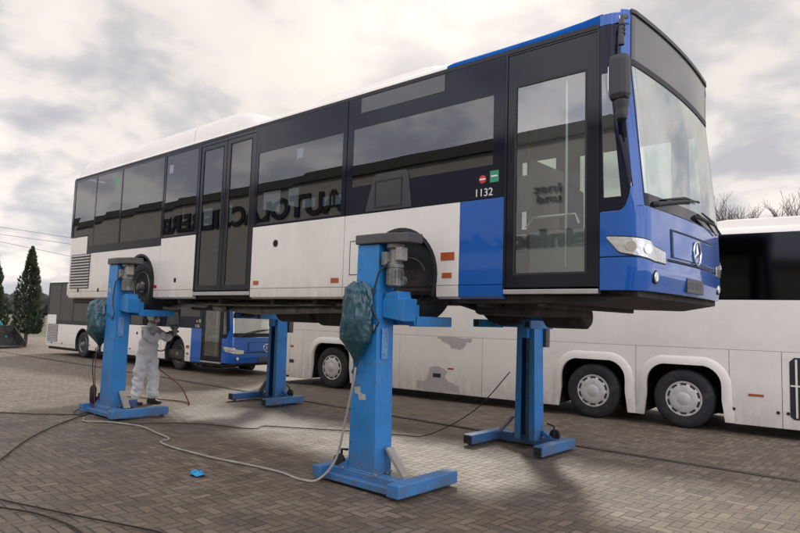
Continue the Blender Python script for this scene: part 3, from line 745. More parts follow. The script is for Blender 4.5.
    for z0, z1 in ((.672,.685),):
        bm = bm_new(); patch(bm, 1.2, 3.8, z0, z1, 50, 1, off=.004, thick=.02); obj('bumper_joint', bm, 'rubber', t, smooth=True)
    for a, b_, z0, z1 in ((2.185,2.815,.955,.968),(2.185,2.20,.70,.955),(2.80,2.815,.70,.955)):
        bm = bm_new(); patch(bm, a, b_, z0, z1, 20, 2, off=.007, thick=.02); obj('grille_gap', bm, 'rubber', t)
    ec = FS(2.5,.80,.02)
    bm = bm_new()
    tube(bm, [ec+Vector((0, .115*math.cos(a), .115*math.sin(a))) for a in [2*PI*k/40 for k in range(41)]], .010, 8, caps=False)
    for k in range(3):
        a = PI/2+2*PI*k/3; dv = Vector((0, math.cos(a), math.sin(a))); pv = Vector((0,-dv.z,dv.y))
        v = [bm.verts.new(ec+q) for q in (dv*.112, pv*.020, -pv*.020, Vector((.014,0,0)), Vector((-.010,0,0)))]
        for f in ((0,1,3),(0,3,2),(0,2,4),(0,4,1),(1,2,3),(1,4,2)): bm.faces.new([v[i] for i in f])
    obj('star_emblem', bm, 'chrome', gp, smooth=False)
    # number plate holder
    bm = bm_new(); box(bm, FS(2.5,.45).x-.01, FS(2.5,.45).x+.016, 1.00, 1.52, .40, .54); pl = obj('number_plate', bm, 'plate', t, bevel=.004)
    for q in range(7):
        bm = bm_new(); box(bm, FS(2.5,.45).x+.016, FS(2.5,.45).x+.0185, 1.05+q*.062, 1.085+q*.062, .44, .505); obj('plate_relief', bm, 'liftgrey', pl)
    # wipers
    for y_a, y_b, za, zc in ((.28,1.45,1.15,1.32),(1.35,2.36,1.18,1.09)):
        def wp(y_, z, o): 
            s = 2+(y_-CR)/(2.55-2*CR); return FS(s, z, o)
        piv = wp(y_a, za, .03)
        bm = bm_new(); tube(bm, [wp(y_a,za,.0), piv, wp((y_a+y_b)/2,(za+zc)/2+.03,.06), wp(y_b-.1,zc+.02,.045)], [.03,.022,.013,.010], 8); w_ = obj('wiper', bm, 'rubber', t, smooth=True)
        bm = bm_new(); tube(bm, [wp(y_a+.18,za+.07,.022), wp((y_a+y_b)/2+.1,(za+zc)/2+.08,.03), wp(y_b+.02,zc+.03,.022)], [.008,.014,.008], 8); obj('wiper_blade', bm, 'rubber', w_, smooth=True)
    # mirror on the near corner
    bm = bm_new(); tube(bm, [(-.03,.03,2.84),(-.02,-.10,2.78),(.0,-.16,2.66),(.0,-.16,2.5)], [.022,.022,.024,.026], 10); mi = obj('mirror', bm, 'dark', t, smooth=True)
    bm = bm_new()
    for z in (2.60,2.64,2.68):
        lathe(bm, [(.028,-.014),(.034,0),(.028,.014)], origin=(0,-.15,z), axis='z', seg=14)
    obj('mirror_joint', bm, 'rubber', mi, smooth=True)
    bm = bm_new(); box(bm, -.105,.075,-.225,-.085,2.00,2.42); obj('mirror_housing', bm, 'dark', mi, bevel=.055)
    bm = bm_new(); box(bm, -.1075,-.1035,-.185,-.125,2.10,2.32); obj('mirror_glass', bm, 'chrome', mi)
    bm = bm_new(); lathe(bm, [(.02,-.15),(.045,-.14),(.058,-.09),(.052,-.06),(.062,-.03),(.066,.02),(.03,.05)], origin=(-.0,-.15,1.98), axis='z', seg=16); obj('wide_angle_mirror', bm, 'dark', mi, smooth=True)
    bm = bm_new(); tube(bm, [(0,-.13,2.02),(-.01,-.05,1.78),(-.02,-.01,1.72)], [.02,.016,.012], 8); obj('mirror_stay', bm, 'rubber', mi, smooth=True)
    # wheels
    for x in (WX_F, WX_R):
        tyre_wheel(t, x, .30 if x == WX_F else .19, .50, -1); tyre_wheel(t, x, 2.36, .50, 1)
    return t
bus = make_city_bus()
bus.location = (0,0,1.70)
far_bus = copy_tree(bus)
th = R(2.6)
# the front wheel of the parked bus stands at (-16.14, 4.88)
far_bus.location = Vector((-16.14,4.93,0)) - Matrix.Rotation(th,3,'Z') @ Vector((WX_F,0,0))
far_bus.rotation_euler = (0,0,th)
far_bus['label'] = 'white and blue city bus parked on its wheels in the background left'
bus['group'] = far_bus['group'] = 'white and blue city buses'

# ------------------------------------------------------------------ coach (local: x rearward from front axle, y outward away from camera, z up)
def make_coach():
    t = thing('coach', 'long white touring coach with dark windows parked behind the raised bus', 'coach', (-9.72,5.58,0), R(6.4))
    X0, X1 = -2.15, 11.3
    ax = [0, 6.61, 8.23]; ar = .66
    zs = 1.42
    def low(x0, x1, arch=None, m='coachwhite', zlo=.17):
        bm = bm_new(); pts = [(x0,zlo)]
        if arch is not None:
            # squared arch opening
            w, h = .64, 1.12
            pts += [(arch-w-.03,zlo),(arch-w+.02,.55)]+arc(arch-w+.36,h-.34,.34,180,100,5)+arc(arch+w-.36,h-.34,.34,80,0,5)+[(arch+w-.02,.55),(arch+w+.03,zlo)]
        pts += [(x1,zlo),(x1,zs-.006),(x0,zs-.006)]
        prism(bm, pts, 'y', 0, .03); return obj('lower_panel', bm, m, t, bevel=.004)
    cuts = [-1.45,-.99,.99,2.09,4.24,5.56,7.42,8.965,9.74,X1-.1]
    for a, b_ in zip(cuts, cuts[1:]):
        arch = next((c for c in ax if a < c < b_), None)
        low(a+.004, b_-.004, arch)
    # flared arch lips
    for c in ax:
        bm = bm_new(); w, h = .64, 1.12
        def outl(e, zlo):
            return [(c-w-.03-e,zlo),(c-w+.02-e,.55)]+arc(c-w+.36,h-.34,.34+e,180,100,6)+arc(c+w-.36,h-.34,.34+e,80,0,6)+[(c+w-.02+e,.55),(c+w+.03+e,zlo)]
        ii, mm, oo = outl(0,.18), outl(.10,.18), outl(.155,.18)
        A = [bm.verts.new((p[0],-.035,p[1])) for p in ii]; A2 = [bm.verts.new((p[0],.05,p[1])) for p in ii]
        B = [bm.verts.new((p[0],-.035,p[1])) for p in mm]; D_ = [bm.verts.new((p[0],.001,p[1])) for p in oo]
        for q in range(len(ii)-1):
            bm.faces.new((A2[q],A2[q+1],A[q+1],A[q])); bm.faces.new((A[q],A[q+1],B[q+1],B[q])); bm.faces.new((B[q],B[q+1],D_[q+1],D_[q]))
        obj('arch_flare', bm, 'coachwhite', t, smooth=True)
        bm = bm_new(); box(bm, c-w-.1, c+w+.1, .05, 1.0, 1.16, 1.2); box(bm, c-w-.12, c-w-.04,.04,1.0,.2,1.2); box(bm, c+w+.04,c+w+.12,.04,1.0,.2,1.2); box(bm,c-w-.1,c+w+.1,1.0,1.03,.2,1.2); obj('wheel_housing', bm, 'under', t)
    # upper side
    def prof_side(z):   # tumblehome
        return 0.0 if z < 2.28 else .015+(z-2.28)*.07
    bm = bm_new(); prism(bm, [(.0,zs),(-.004,1.6),(0,2.27),(.03,2.27),(.03,zs)], 'x', X0+.45, X1); obj('side_panel', bm, 'coachwhite', t)
    xs = [-1.6,.35,2.2,4.05,5.9,7.75,9.6,11.2]
    for a, b_ in zip(xs, xs[1:]):
        bm = bm_new(); v = [bm.verts.new(p) for p in ((a+.006,.004,2.28),(b_-.006,.004,2.28),(b_-.006,.085,3.42),(a+.006,.085,3.42))]; bm.faces.new(v); obj('window_pane', bm, 'coachglass', t)
    bm = bm_new(); prism(bm, [(.02,2.27),(.10,3.42),(.14,3.42),(.06,2.27)], 'x', -1.62, X1); obj('window_backing', bm, 'frit', t)
    prof = [(.075,3.425),(.09,3.47),(.16,3.53),(.35,3.575),(.8,3.60),(1.275,3.61)]; prof += [(2.55-a,b_) for a,b_ in prof[-2::-1]]
    bm = bm_new(); prism(bm, prof, 'x', X0+.2, X1); obj('roof', bm, 'coachwhite', t, smooth=True)
    bm = bm_new(); prism(bm, [(8.4,3.56),(8.5,3.70),(8.9,3.76),(11.2,3.76),(11.2,3.56)], 'y', .55, 2.0); obj('roof_unit', bm, 'coachwhite', t, bevel=.03)
    bm = bm_new(); tube(bm, [(8.1,.75,3.58),(8.15,.75,3.66),(8.9,.75,3.68),(9.0,.75,3.6)], .018); obj('roof_rail', bm, 'rubber', t, smooth=True)
    # far side, rear, belly, core
    bm = bm_new(); box(bm, X0+.3, X1, 2.52, 2.55, .3, 3.42); obj('far_side', bm, 'coachwhite', t)
    bm = bm_new(); box(bm, X1, X1+.06, .05, 2.5, .35, 3.5); obj('rear_panel', bm, 'coachwhite', t, bevel=.02)
    bm = bm_new()
    for a, b_ in ((-1.6,-.9),(.9,5.6),(9.1,11.2)): box(bm, a, b_, .06, 2.5, .16, 1.3)
    obj('underbody', bm, 'under', t)
    bm = bm_new(); box(bm, X0+.3, X1, .1, 2.45, 1.25, 1.4); obj('cabin_floor', bm, 'under', t)
    for k in range(11):
        bm = bm_new(); box(bm, .3+k*.95,.42+k*.95,.2,1.1,1.4,2.62); obj('passenger_seat', bm, 'seat', t, bevel=.04)
    # front nose: rounded plan
    bm = bm_new(); rows = []
    for z, ins in ((.22,.0),(.6,-.03),(1.2,-.03),(2.0,.05)):
        pl = []
        for q in range(25):
            a = PI*q/24; y = 1.275-1.275*math.copysign(abs(math.cos(a))**.45, math.cos(a)); x = -1.45-.70*math.sin(a)**.45+ins
            pl.append(bm.verts.new((x if q not in (0,24) else -1.45, y, z)))
        rows.append(pl)
    for A, B in zip(rows, rows[1:]):
        for q in range(24): bm.faces.new((A[q],A[q+1],B[q+1],B[q]))
    obj('front_panel', bm, 'coachwhite', t, smooth=True)
    bm = bm_new(); rows = []
    for z, ins in ((2.0,.05),(2.8,.2),(3.45,.42)):
        pl = []
        for q in range(25):
            a = PI*q/24; y = 1.275-1.275*math.copysign(abs(math.cos(a))**.45, math.cos(a)); x = -1.45-.70*math.sin(a)**.45+ins
            pl.append(bm.verts.new((x if q not in (0,24) else -1.45, y, z)))
        rows.append(pl)
    for A, B in zip(rows, rows[1:]):
        for q in range(24): bm.faces.new((A[q],A[q+1],B[q+1],B[q]))
    obj('windscreen', bm, 'coachglass', t, smooth=True)
    # fittings
    def bx_(name, x0, x1, z0, z1, m, y0=-.008, y1=0.0, bev=.004):
        bm = bm_new(); box(bm, x0, x1, y0, y1, z0, z1); return obj(name, bm, m, t, bevel=bev)
    bx_('side_marker', 9.25,9.48,.655,.695,'amber')
    bx_('side_marker', -1.43,-1.31,.96,1.01,'amber')
    bx_('step_light', -1.44,-1.28,.55,.64,'dark')
    bx_('side_marker', 3.4,3.55,.70,.73,'redl')
    bx_('flap_handle', 3.02,3.22,.50,.59,'rubber')
    for x, z in ((9.03,.42),(9.68,.42),(9.82,.42)):
        bm = bm_new(); lathe(bm, [(.028,-.006),(.028,0)], origin=(x,0,z), seg=14); obj('flap_lock', bm, 'rubber', t)
    bm = bm_new(); prism(bm, [(9.85,.38),(9.90,.33),(11.0,.33),(11.0,1.33),(9.92,1.33),(9.85,1.26)], 'y', -.006,0); g = obj('engine_grille', bm, 'rubber', t)
    for q in range(9):
        bm = bm_new(); box(bm, 9.93+q*.115, 9.96+q*.115, -.018,-.006,.36,1.30); obj('grille_bar', bm, 'coachwhite', g)
    bm = bm_new(); box(bm, 9.86,11.0,-.020,-.006,.86,.885); obj('grille_bar', bm, 'coachwhite', g)
    # primer repair patches with ragged outlines
    def ragged(P, seed):
        random.seed(seed); pts = []
        for (a, b_), (c, d) in zip(P, P[1:]+P[:1]):
            pts.append((a, b_))
            for u in (.25,.5,.75): pts.append((a+(c-a)*u+random.uniform(-.022,.022), min(1.412, max(.175, b_+(d-b_)*u+random.uniform(-.022,.022)))))
        bm = bm_new(); prism(bm, pts, 'y', -.0025, .0); return obj('primer_patch', bm, 'primer', t)
    ragged([(3.1,1.41),(4.0,1.41),(3.98,1.33),(3.85,1.30),(3.8,1.2),(3.68,1.13),(3.5,1.15),(3.42,1.25),(3.25,1.30),(3.12,1.36)], 3)
    ragged([(2.95,.72),(3.2,.74),(3.38,.66),(3.33,.5),(3.42,.44),(3.66,.36),(3.72,.2),(3.0,.18),(2.6,.24),(2.58,.38),(2.85,.44),(2.92,.6)], 5)
    for c in ax:
        tyre_wheel(t, c, .19, .51, -1, rad=.515, kind='cap'); tyre_wheel(t, c, 2.36, .51, 1, rad=.515, kind='cap')
    return t
coach = make_coach()

# ------------------------------------------------------------------ lifting columns (local: post at origin, arms reach to +Y)
PLATEB = mat('pale_blue_plate', (.16,.34,.62), .5, var=.2, scale=40)
def make_lift():
    t = thing('lifting_column', 'x', 'vehicle lift')
    # base: cross beam and two legs
    bm = bm_new(); box(bm, -.52, .64, -.16, -.02, .02, .15); box(bm, -.56,.66,-.24,-.16,.02,.09); obj('cross_beam', bm, 'lift', t, bevel=.008)
    for x0, x1, y1 in ((-.58,-.44,.67),(.52,.68,.67)):
        bm = bm_new(); box(bm, x0, x1, -.30, y1, .025, .155); l = obj('leg', bm, 'lift', t, bevel=.01)
        bm = bm_new(); box(bm, x0+.02, x1-.02, y1+.002, y1+.012, .04, .14); obj('leg_end_cap', bm, 'rubber', l)
        bm = bm_new(); lathe(bm, [(.045,-.03),(.045,.03)], origin=((x0+x1)/2, y1-.08, .045), axis='x', seg=16); obj('leg_roller', bm, 'rubber', l, smooth=True)
    # post: C-shaped profile open to the vehicle, slightly wider at the foot
    Cp = [(-.17,-.13),(.17,-.13),(.17,.13),(.075,.13),(.075,.105),(.145,.105),(.145,-.105),(-.145,-.105),(-.145,.105),(-.075,.105),(-.075,.13),(-.17,.13)]
    bm = bm_new(); rows = []
    for z, k in ((.10,1.24),(.9,1.13),(1.8,1.03),(2.56,.97)):
        rows.append([bm.verts.new((x*k, y, z)) for x, y in Cp])
    for A, B in zip(rows, rows[1:]):
        for q in range(12): bm.faces.new((A[q],A[(q+1)%12],B[(q+1)%12],B[q]))
    bm.faces.new(rows[0][::-1]); bm.faces.new(rows[-1])
    post = obj('post', bm, 'lift', t, bevel=.006)
    bm = bm_new(); box(bm, -.045,.0,-.10,.04,.15,2.5); obj('inner_rail', bm, 'lift', post)
    bm = bm_new(); tube(bm, [(.03,.02,.15),(.03,.02,2.5)], .022, 12); obj('lifting_screw', bm, 'motor', post, smooth=True)
    bm = bm_new(); prism(bm, [(.215,.40),(.24,.42),(.48,.16),(.44,.15)], 'y', .0,.10); obj('brace_plate', bm, 'hose', t, bevel=.003)
    bm = bm_new(); prism(bm, [(-.35,.15),(-.2,.15),(-.2,.24)], 'y', -.155,-.03); obj('brace_plate', bm, 'lift', t)
    for x in (-.24,.24):
        for y in (-.10,.08):
            bm = bm_new(); lathe(bm, [(.018,.15),(.018,.168),(.012,.172)], origin=(x,y-.06,0), axis='z', seg=6); obj('bolt', bm, 'motor', t)
    for z in (.6,1.2,2.3):
        bm = bm_new(); lathe(bm, [(.012,-.137),(.012,-.13)], origin=(-.12,0,z), seg=6); obj('bolt', bm, 'motor', t)
    bm = bm_new(); box(bm, -.13,-.03,-.134,-.131,2.08,2.16); obj('warning_label', bm, 'paper', t)
    bm = bm_new(); tube(bm, [(.17*1.22,-.128,.155),(.17*1.22,.128,.155)], .010, 6); tube(bm, [(-.17*1.22,-.130,.155),(.17*1.22,-.130,.155)], .010, 6); obj('weld_seam', bm, 'lift', t, smooth=True)
    # top cap and drive
    bm = bm_new(); prism(bm, [(-.175,-.16),(.18,-.17),(.30,-.14),(.53,-.10),(.56,.12),(.2,.16),(-.175,.16)], 'z', 2.565, 2.67); obj('top_cap', bm, 'liftgrey', t, bevel=.012)
    bm = bm_new()
    lathe(bm, [(.055,2.10),(.085,2.12),(.085,2.30),(.095,2.31),(.095,2.34),(.075,2.36),(.07,2.50),(.10,2.52),(.10,2.56)], origin=(.285,.0,0), axis='z', seg=24)
    for q in range(16):
        a = 2*PI*q/16; cx_, cy_ = .285+.088*math.cos(a), .088*math.sin(a); box(bm, cx_-.004, cx_+.004, cy_-.004, cy_+.004, 2.13, 2.29)
    mo = obj('drive_motor', bm, 'motor', t, smooth=True)
    bm = bm_new(); box(bm, .35,.43,-.08,.03,2.38,2.52); obj('terminal_box', bm, 'hose', mo, bevel=.008)
    bm = bm_new(); box(bm, .20,.27,-.13,-.07,2.33,2.47); obj('limit_switch', bm, 'motor', mo, bevel=.005)
    bm = bm_new(); tube(bm, [(.30,-.12,2.36),(.2,-.165,2.25),(.10,-.15,2.0),(.12,-.15,1.85),(.22,-.16,1.72),(.14,-.15,1.62),(-.05,-.15,1.70),(-.14,-.16,1.72)], .010, 8); obj('motor_cable', bm, 'dark', mo, smooth=True)
    # carriage with wheel forks
    bm = bm_new(); box(bm, -.07,.07,.06,.20,1.55,2.35); box(bm, -.38,.44,.16,.24,1.70,1.92); ca = obj('carriage', bm, 'lift', t, bevel=.008)
    bm = bm_new(); prism(bm, [(.17,1.78),(.46,1.74),(.48,1.98),(.40,1.98),(.38,2.06),(.22,2.04),(.17,1.95)], 'y', -.06,.15); obj('carriage_bracket', bm, 'lift', ca, bevel=.008)
    for x in (-.40,.40):
        bm = bm_new(); box(bm, x-.06, x+.06, .18,.80,1.69,1.80); f = obj('fork', bm, 'lift', ca, bevel=.008)
        bm = bm_new(); box(bm, x-.035, x+.035, .80,.803,1.705,1.785); obj('fork_end', bm, 'rubber', f)
    # control box, plates, castor
    bm = bm_new(); box(bm, -.19,.0,-.25,-.137,1.42,1.85); cb = obj('control_box', bm, 'liftgrey', t, bevel=.01)
    bm = bm_new(); box(bm, .186,.190,-.07,.03,1.34,1.66); obj('rating_plate', bm, PLATEB, t)
    bm = bm_new(); lathe(bm, [(.075,-.02),(.08,0),(.075,.02)], origin=(-.36,-.10,.20), axis='y', seg=20); ca2 = obj('castor', bm, 'rubber', t, smooth=True)
    bm = bm_new(); tube(bm, [(-.36,-.07,.20),(-.36,-.07,.32),(-.24,-.10,.34)], .014); obj('castor_bracket', bm, 'rubber', ca2)
    return t
lift = make_lift()
spots = [(-2.66,-.36,0,'blue lifting column nearest the camera, green plastic bag hung on its post, at the front wheel'),
         (-8.78,-.34,0,'blue lifting column beside the person in the pale coverall, at the rear wheel'),
         (-2.56,2.86,180,'blue lifting column with open channel seen in front of the coach between its wheels'),
         (-8.50,2.92,180,'blue lifting column standing in front of the coach nose and the distant bus front')]
lifts = []
for i, (x, y, a, lab) in enumerate(spots):
    o = lift if i == 0 else copy_tree(lift)
    o.location = (x, y, 0); o.rotation_euler = (0,0,R(a)); o['label'] = lab; o['group'] = 'blue mobile lifting columns'
    lifts.append(o)
for k_, o in enumerate(lifts):
    for ch in o.children:
        if ch.name.startswith('post'): ch.scale.x = .95 if k_ < 2 else .80
for ch in lifts[1].children:
    if ch.name.startswith('control_box'): ch.location = (-.33,.10,-.12)
# weathered repair patch on the nearest post only
bm = bm_new(); prism(bm, [(-2.79,1.02),(-2.71,1.035),(-2.70,.965),(-2.63,.955),(-2.62,.90),(-2.72,.89),(-2.735,.95),(-2.79,.955)], 'y', -.494,-.490)
for v in bm.verts: v.co -= Vector((-2.66,-.36,0))
obj('tape_patch', bm, 'primer', lifts[0])
bm = bm_new(); box(bm, .10,.14,-.145,-.13,1.63,1.70); obj('padlock', bm, 'alu', lifts[0], bevel=.004)

# plastic bags over the control boxes
def plastic_bag(loc, seed, label, sx_=.17, sy=.15, h=.42):
    bm = bm_new(); ns, nz = 72, 64
    rows = []
    rid = lambda p: 1-2*abs(noise.noise(p))
    for k in range(nz+1):
        u = k/nz; z = h*(1-2*u)
        r = .62+.40*math.sin(PI*min(1,u*.95+.02))**.7
        if u < .08: r *= .45+u*6.8
        if u > .74: r *= max(.22, 1-(u-.74)*3.0)
        ring = []
        for q in range(ns):
            a = 2*PI*q/ns; ca, sa = math.cos(a), math.sin(a)
            sq = (abs(ca)**3+abs(sa)**3)**(-1/3)
            f1 = noise.noise(Vector((ca*1.3, sa*1.3, z*2.2+seed)))
            f2 = rid(Vector((ca*2.2+seed, sa*2.2, z*2.6+ca)))
            f3 = rid(Vector((ca*5+seed, sa*5, z*7+sa*2)))
            rr = r*(.82+.18*sq)*(1+.14*f1+.10*f2+.065*f3)
            ring.append(bm.verts.new((sx_*rr*ca, sy*rr*sa, z+.03*f1+.012*f3)))
        rows.append(ring)
    for A, B in zip(rows, rows[1:]):
        for q in range(ns): bm.faces.new((A[q],B[q],B[(q+1)%ns],A[(q+1)%ns]))
    bm.faces.new(rows[0]); bm.faces.new(rows[-1][::-1])
    tube(bm, [(0,0,-h*.97),(.005,.0,-h-.05),(-.03,.01,-h-.12)], [.035,.018,.035], 12)
    o = obj('plastic_bag', bm, 'teal', None, smooth=True, loc=loc)
    return tag(o, label, 'plastic bag', 'green plastic bags over the control boxes')
plastic_bag((-2.72,-.56,1.72), 1.3, 'dark green plastic bag tied over the control box of the nearest blue column')
plastic_bag((-9.22,-.42,1.56), 4.7, 'dark green plastic bag over the control box of the column beside the person', sx_=.24, sy=.21, h=.40)

# ------------------------------------------------------------------ cables on the ground
def cable(pts, r, m, label, name='cable', cat='cable', grp='cables and hoses lying on the paving'):
    bm = bm_new(); tube(bm, smooth_path(pts), r, 8); return tag(obj(name, bm, m, None, smooth=True), label, cat, grp)
cable([(-10.9,-2.6,.008),(-10.26,-1.94,.012),(-9.97,-1.66,.012),(-9.43,-1.23,.012),(-9.06,-.74,.012),(-9.2,-.45,.05)], .009, 'cable', 'black cable running straight to the foot of the column beside the person')
cable([(-5.2,-3.5,.012),(-5.72,-3.07,.012),(-6.22,-2.78,.012),(-7.21,-2.19,.012),(-8.0,-1.6,.012),(-8.69,-.97,.012),(-9.1,-.55,.03),(-9.14,-.5,.3)], .009, 'cable', 'black cable curving from the left picture edge up to the column beside the person')
cable([(-5.2,-3.4,.012),(-4.54,-3.28,.012),(-4.02,-3.12,.012),(-3.56,-2.97,.012),(-3.13,-2.82,.012),(-2.66,-2.68,.012),(-2.3,-2.75,.012),(-1.9,-3.0,.012)], .008, 'cable', 'upper black cable of the pair crossing the bottom left corner of the paving')
cable([(-5.2,-3.6,.012),(-4.59,-3.42,.012),(-4.28,-3.36,.012),(-3.95,-3.22,.012),(-3.62,-3.15,.012),(-3.28,-3.12,.012),(-2.95,-3.18,.012),(-2.5,-3.5,.012)], .008, 'cable', 'lower black cable of the pair crossing the bottom left corner of the paving')
cable([(-8.6,-.85,.012),(-8.31,-.97,.012),(-7.99,-.72,.012),(-7.37,-.54,.012),(-6.77,-.61,.012),(-6.2,-.70,.012),(-6.06,-.90,.012),(-5.65,-.96,.012),(-5.14,-.94,.012),(-4.73,-.91,.012),(-4.16,-.81,.012),(-3.66,-.76,.012),(-3.25,-.80,.012),(-3.08,-.70,.03),(-2.95,-.58,.25),(-2.84,-.56,.7),(-2.72,-.58,1.12),(-2.70,-.58,1.24)], .013, 'hose', 'pale grey hose winding over the paving and up to the bag on the nearest column', 'air_hose', 'hose')
cable([(-8.6,-.7,.012),(-8.34,-.65,.012),(-7.71,-.53,.012),(-7.25,.06,.012),(-6.75,.38,.012),(-6.28,.53,.012),(-6.10,.69,.012),(-6.19,.93,.012),(-5.7,1.24,.012),(-5.01,1.67,.012),(-4.29,2.02,.012),(-3.9,2.25,.05),(-3.3,2.55,.45),(-2.79,2.70,1.05)], .008, 'cable', 'dark cable crossing under the raised bus and rising to the column near the coach wheels')
cable([(-11.2,.6,.012),(-10.63,.99,.012),(-10.12,1.16,.012),(-9.7,1.35,.012),(-9.3,1.40,.012),(-9.0,1.25,.05),(-9.05,1.1,.35),(-9.3,1.0,.52),(-9.7,.95,.70),(-9.65,.85,1.05)], .012, 'orangehose', 'red brown air hose looping behind the person in the pale coverall', 'air_hose', 'hose')
cable([(-9.48,2.62,.012),(-9.2,2.9,.012),(-8.9,2.95,.2),(-8.72,2.95,.5)], .009, 'cable', 'short dark cable at the foot of the column in front of the distant bus')
cable([(-9.0,-.58,1.12),(-9.12,-.56,.8),(-9.16,-.50,.45),(-9.20,-.47,.30),(-9.3,-.4,.06),(-9.5,-.6,.02),(-9.15,-.8,.012),(-8.9,-.75,.012)], .008, 'cable', 'black power lead hanging down the column beside the person', grp='cables hanging from the column beside the person')
cable([(-8.94,-.58,1.15),(-9.02,-.56,.8),(-9.05,-.52,.3),(-9.06,-.5,.05),(-8.8,-.6,.02)], .009, 'orangehose', 'thin reddish lead hanging down the column beside the person', grp='cables hanging from the column beside the person')
bm = bm_new()
lathe(bm, [(.03,.16),(.05,.2),(.055,.42),(.03,.47)], origin=(-9.17,-.50,0), axis='z', seg=12); lathe(bm, [(.03,.12),(.04,.14),(.045,.26),(.02,.3)], origin=(-9.22,-.46,.0), axis='z', seg=12)
tag(obj('plug', bm, 'rubber', None, smooth=True), 'black cable plugs hanging beside the foot of the column next to the person', 'plug')


# blue film lid lying on the paving
bm = bm_new(); rows = []
for k, (r, z) in enumerate(((.085,.008),(.10,.012),(.092,.03),(.06,.042),(.03,.035),(.008,.03))):
    rows.append([bm.verts.new((r*math.cos(a)*(1+.1*math.sin(3*a)), r*.75*math.sin(a)*(1+.12*math.cos(2*a)), z+.008*math.sin(4*a+k))) for a in [2*PI*q/24 for q in range(24)]])
for A, B in zip(rows, rows[1:]):
    for q in range(24): bm.faces.new((A[q],A[(q+1)%24],B[(q+1)%24],B[q]))
bm.faces.new(rows[0][::-1]); bm.faces.new(rows[-1])
tag(obj('film_scrap', bm, 'capblue', None, smooth=True, loc=(-4.19,-1.48,0)), 'small bright blue crumpled scrap lying alone on the paving', 'litter')

# ------------------------------------------------------------------ person
def skinned(name, joints, edges, m, parent=None, sub=2, root=0, wrinkle=0, wseed=0):
    me = bpy.data.meshes.new(name); me.from_pydata([j[0] for j in joints], edges, [])
    o = bpy.data.objects.new(name, me); C.objects.link(o)
    sk = o.modifiers.new('skin', 'SKIN'); sk.use_smooth_shade = True; sk.branch_smoothing = .6
    for i, j in enumerate(joints):
        r = j[1]; me.skin_vertices[0].data[i].radius = r if isinstance(r, tuple) else (r, r)
    me.skin_vertices[0].data[root].use_root = True
    s = o.modifiers.new('sub', 'SUBSURF'); s.levels = sub; s.render_levels = sub
    bpy.context.view_layer.update()
    ev = bpy.data.meshes.new_from_object(o.evaluated_get(bpy.context.evaluated_depsgraph_get()))
    bpy.data.objects.remove(o)
    if wrinkle:
        nrm = [v.normal.copy() for v in ev.vertices]
        for v, nn in zip(ev.vertices, nrm):
            p = v.co; q = noise.noise(Vector((p.x*6+wseed, p.y*6, p.z*8)))-1.3*abs(noise.noise(Vector((p.x*7, p.y*7+wseed, p.z*17+p.x*9))))+.4
            v.co += nn*wrinkle*q
    for p in ev.polygons: p.use_smooth = True
    o = bpy.data.objects.new(name, ev); C.objects.link(o); ev.materials.clear(); ev.materials.append(MT[m])
    if parent is not None: o.parent = parent
    return o
# local frame: +X is where the person faces, +Y is the person's left
pr = thing('person', 'person in pale hooded coverall standing under the raised bus, arms lifted with a round sander', 'person', (-9.66,.70,0), R(28))
J = [((0,0,.98),(.17,.16)),((.00,0,1.18),(.155,.18)),((.03,0,1.38),(.15,.20)),((.05,0,1.49),(.10,.12)),((.07,0,1.60),(.088,.092)),
     ((.01,.12,.90),.135),((.07,.13,.52),.112),((.07,.14,.10),.092),
     ((-.02,-.12,.90),.135),((-.05,-.13,.52),.112),((-.12,-.14,.10),.092),
     ((.04,.20,1.42),.088),((.22,.25,1.26),.07),((.42,.16,1.38),.052),
     ((.04,-.20,1.42),.088),((.24,-.26,1.24),.07),((.43,-.12,1.36),.052)]
Ed = [(0,1),(1,2),(2,3),(3,4),(0,5),(5,6),(6,7),(0,8),(8,9),(9,10),(2,11),(11,12),(12,13),(2,14),(14,15),(15,16)]
skinned('coverall', J, Ed, 'cloth', pr, sub=3, wrinkle=.04, wseed=3)
hd = skinned('head', [((.075,0,1.54),.055),((.09,0,1.64),(.082,.075)),((.085,0,1.73),(.088,.078)),((.075,0,1.78),(.05,.05))], [(0,1),(1,2),(2,3)], 'skin', pr, sub=2, root=1)
skinned('nose', [((.165,0,1.69),.012),((.19,0,1.655),.016)], [(0,1)], 'skin', hd, sub=2)
for s in (-1,1):
    bm = bm_new(); bmesh.ops.create_uvsphere(bm, u_segments=12, v_segments=8, radius=.012, matrix=Matrix.Translation((.163,s*.032,1.70))); obj('eye', bm, 'rubber', hd, smooth=True)
bm = bm_new(); lathe(bm, [(.052,.15),(.055,.175),(.035,.20),(.01,.205)], origin=(0,0,1.615), axis='x', seg=18); obj('respirator', bm, 'white', hd, smooth=True)
# hood: open shell round the face
bm = bm_new(); rows = []
for i in range(13):
    ph = -.95+i*(PI*.5+.95)/12
    ring = []
    for q in range(25):
        a = R(48)+(2*PI-R(96))*q/24
        rr = 1+.06*noise.noise(Vector((q*.5,i*.5,2)))
        ring.append(bm.verts.new((.075+.118*rr*math.cos(a)*math.cos(ph), .108*rr*math.sin(a)*math.cos(ph), 1.70+.135*math.sin(ph)*rr)))
    rows.append(ring)
for A, B in zip(rows, rows[1:]):
    for q in range(24): bm.faces.new((A[q],A[q+1],B[q+1],B[q]))
h_ = obj('hood', bm, 'cloth', pr, smooth=True); so = h_.modifiers.new('thick','SOLIDIFY'); so.thickness = .008
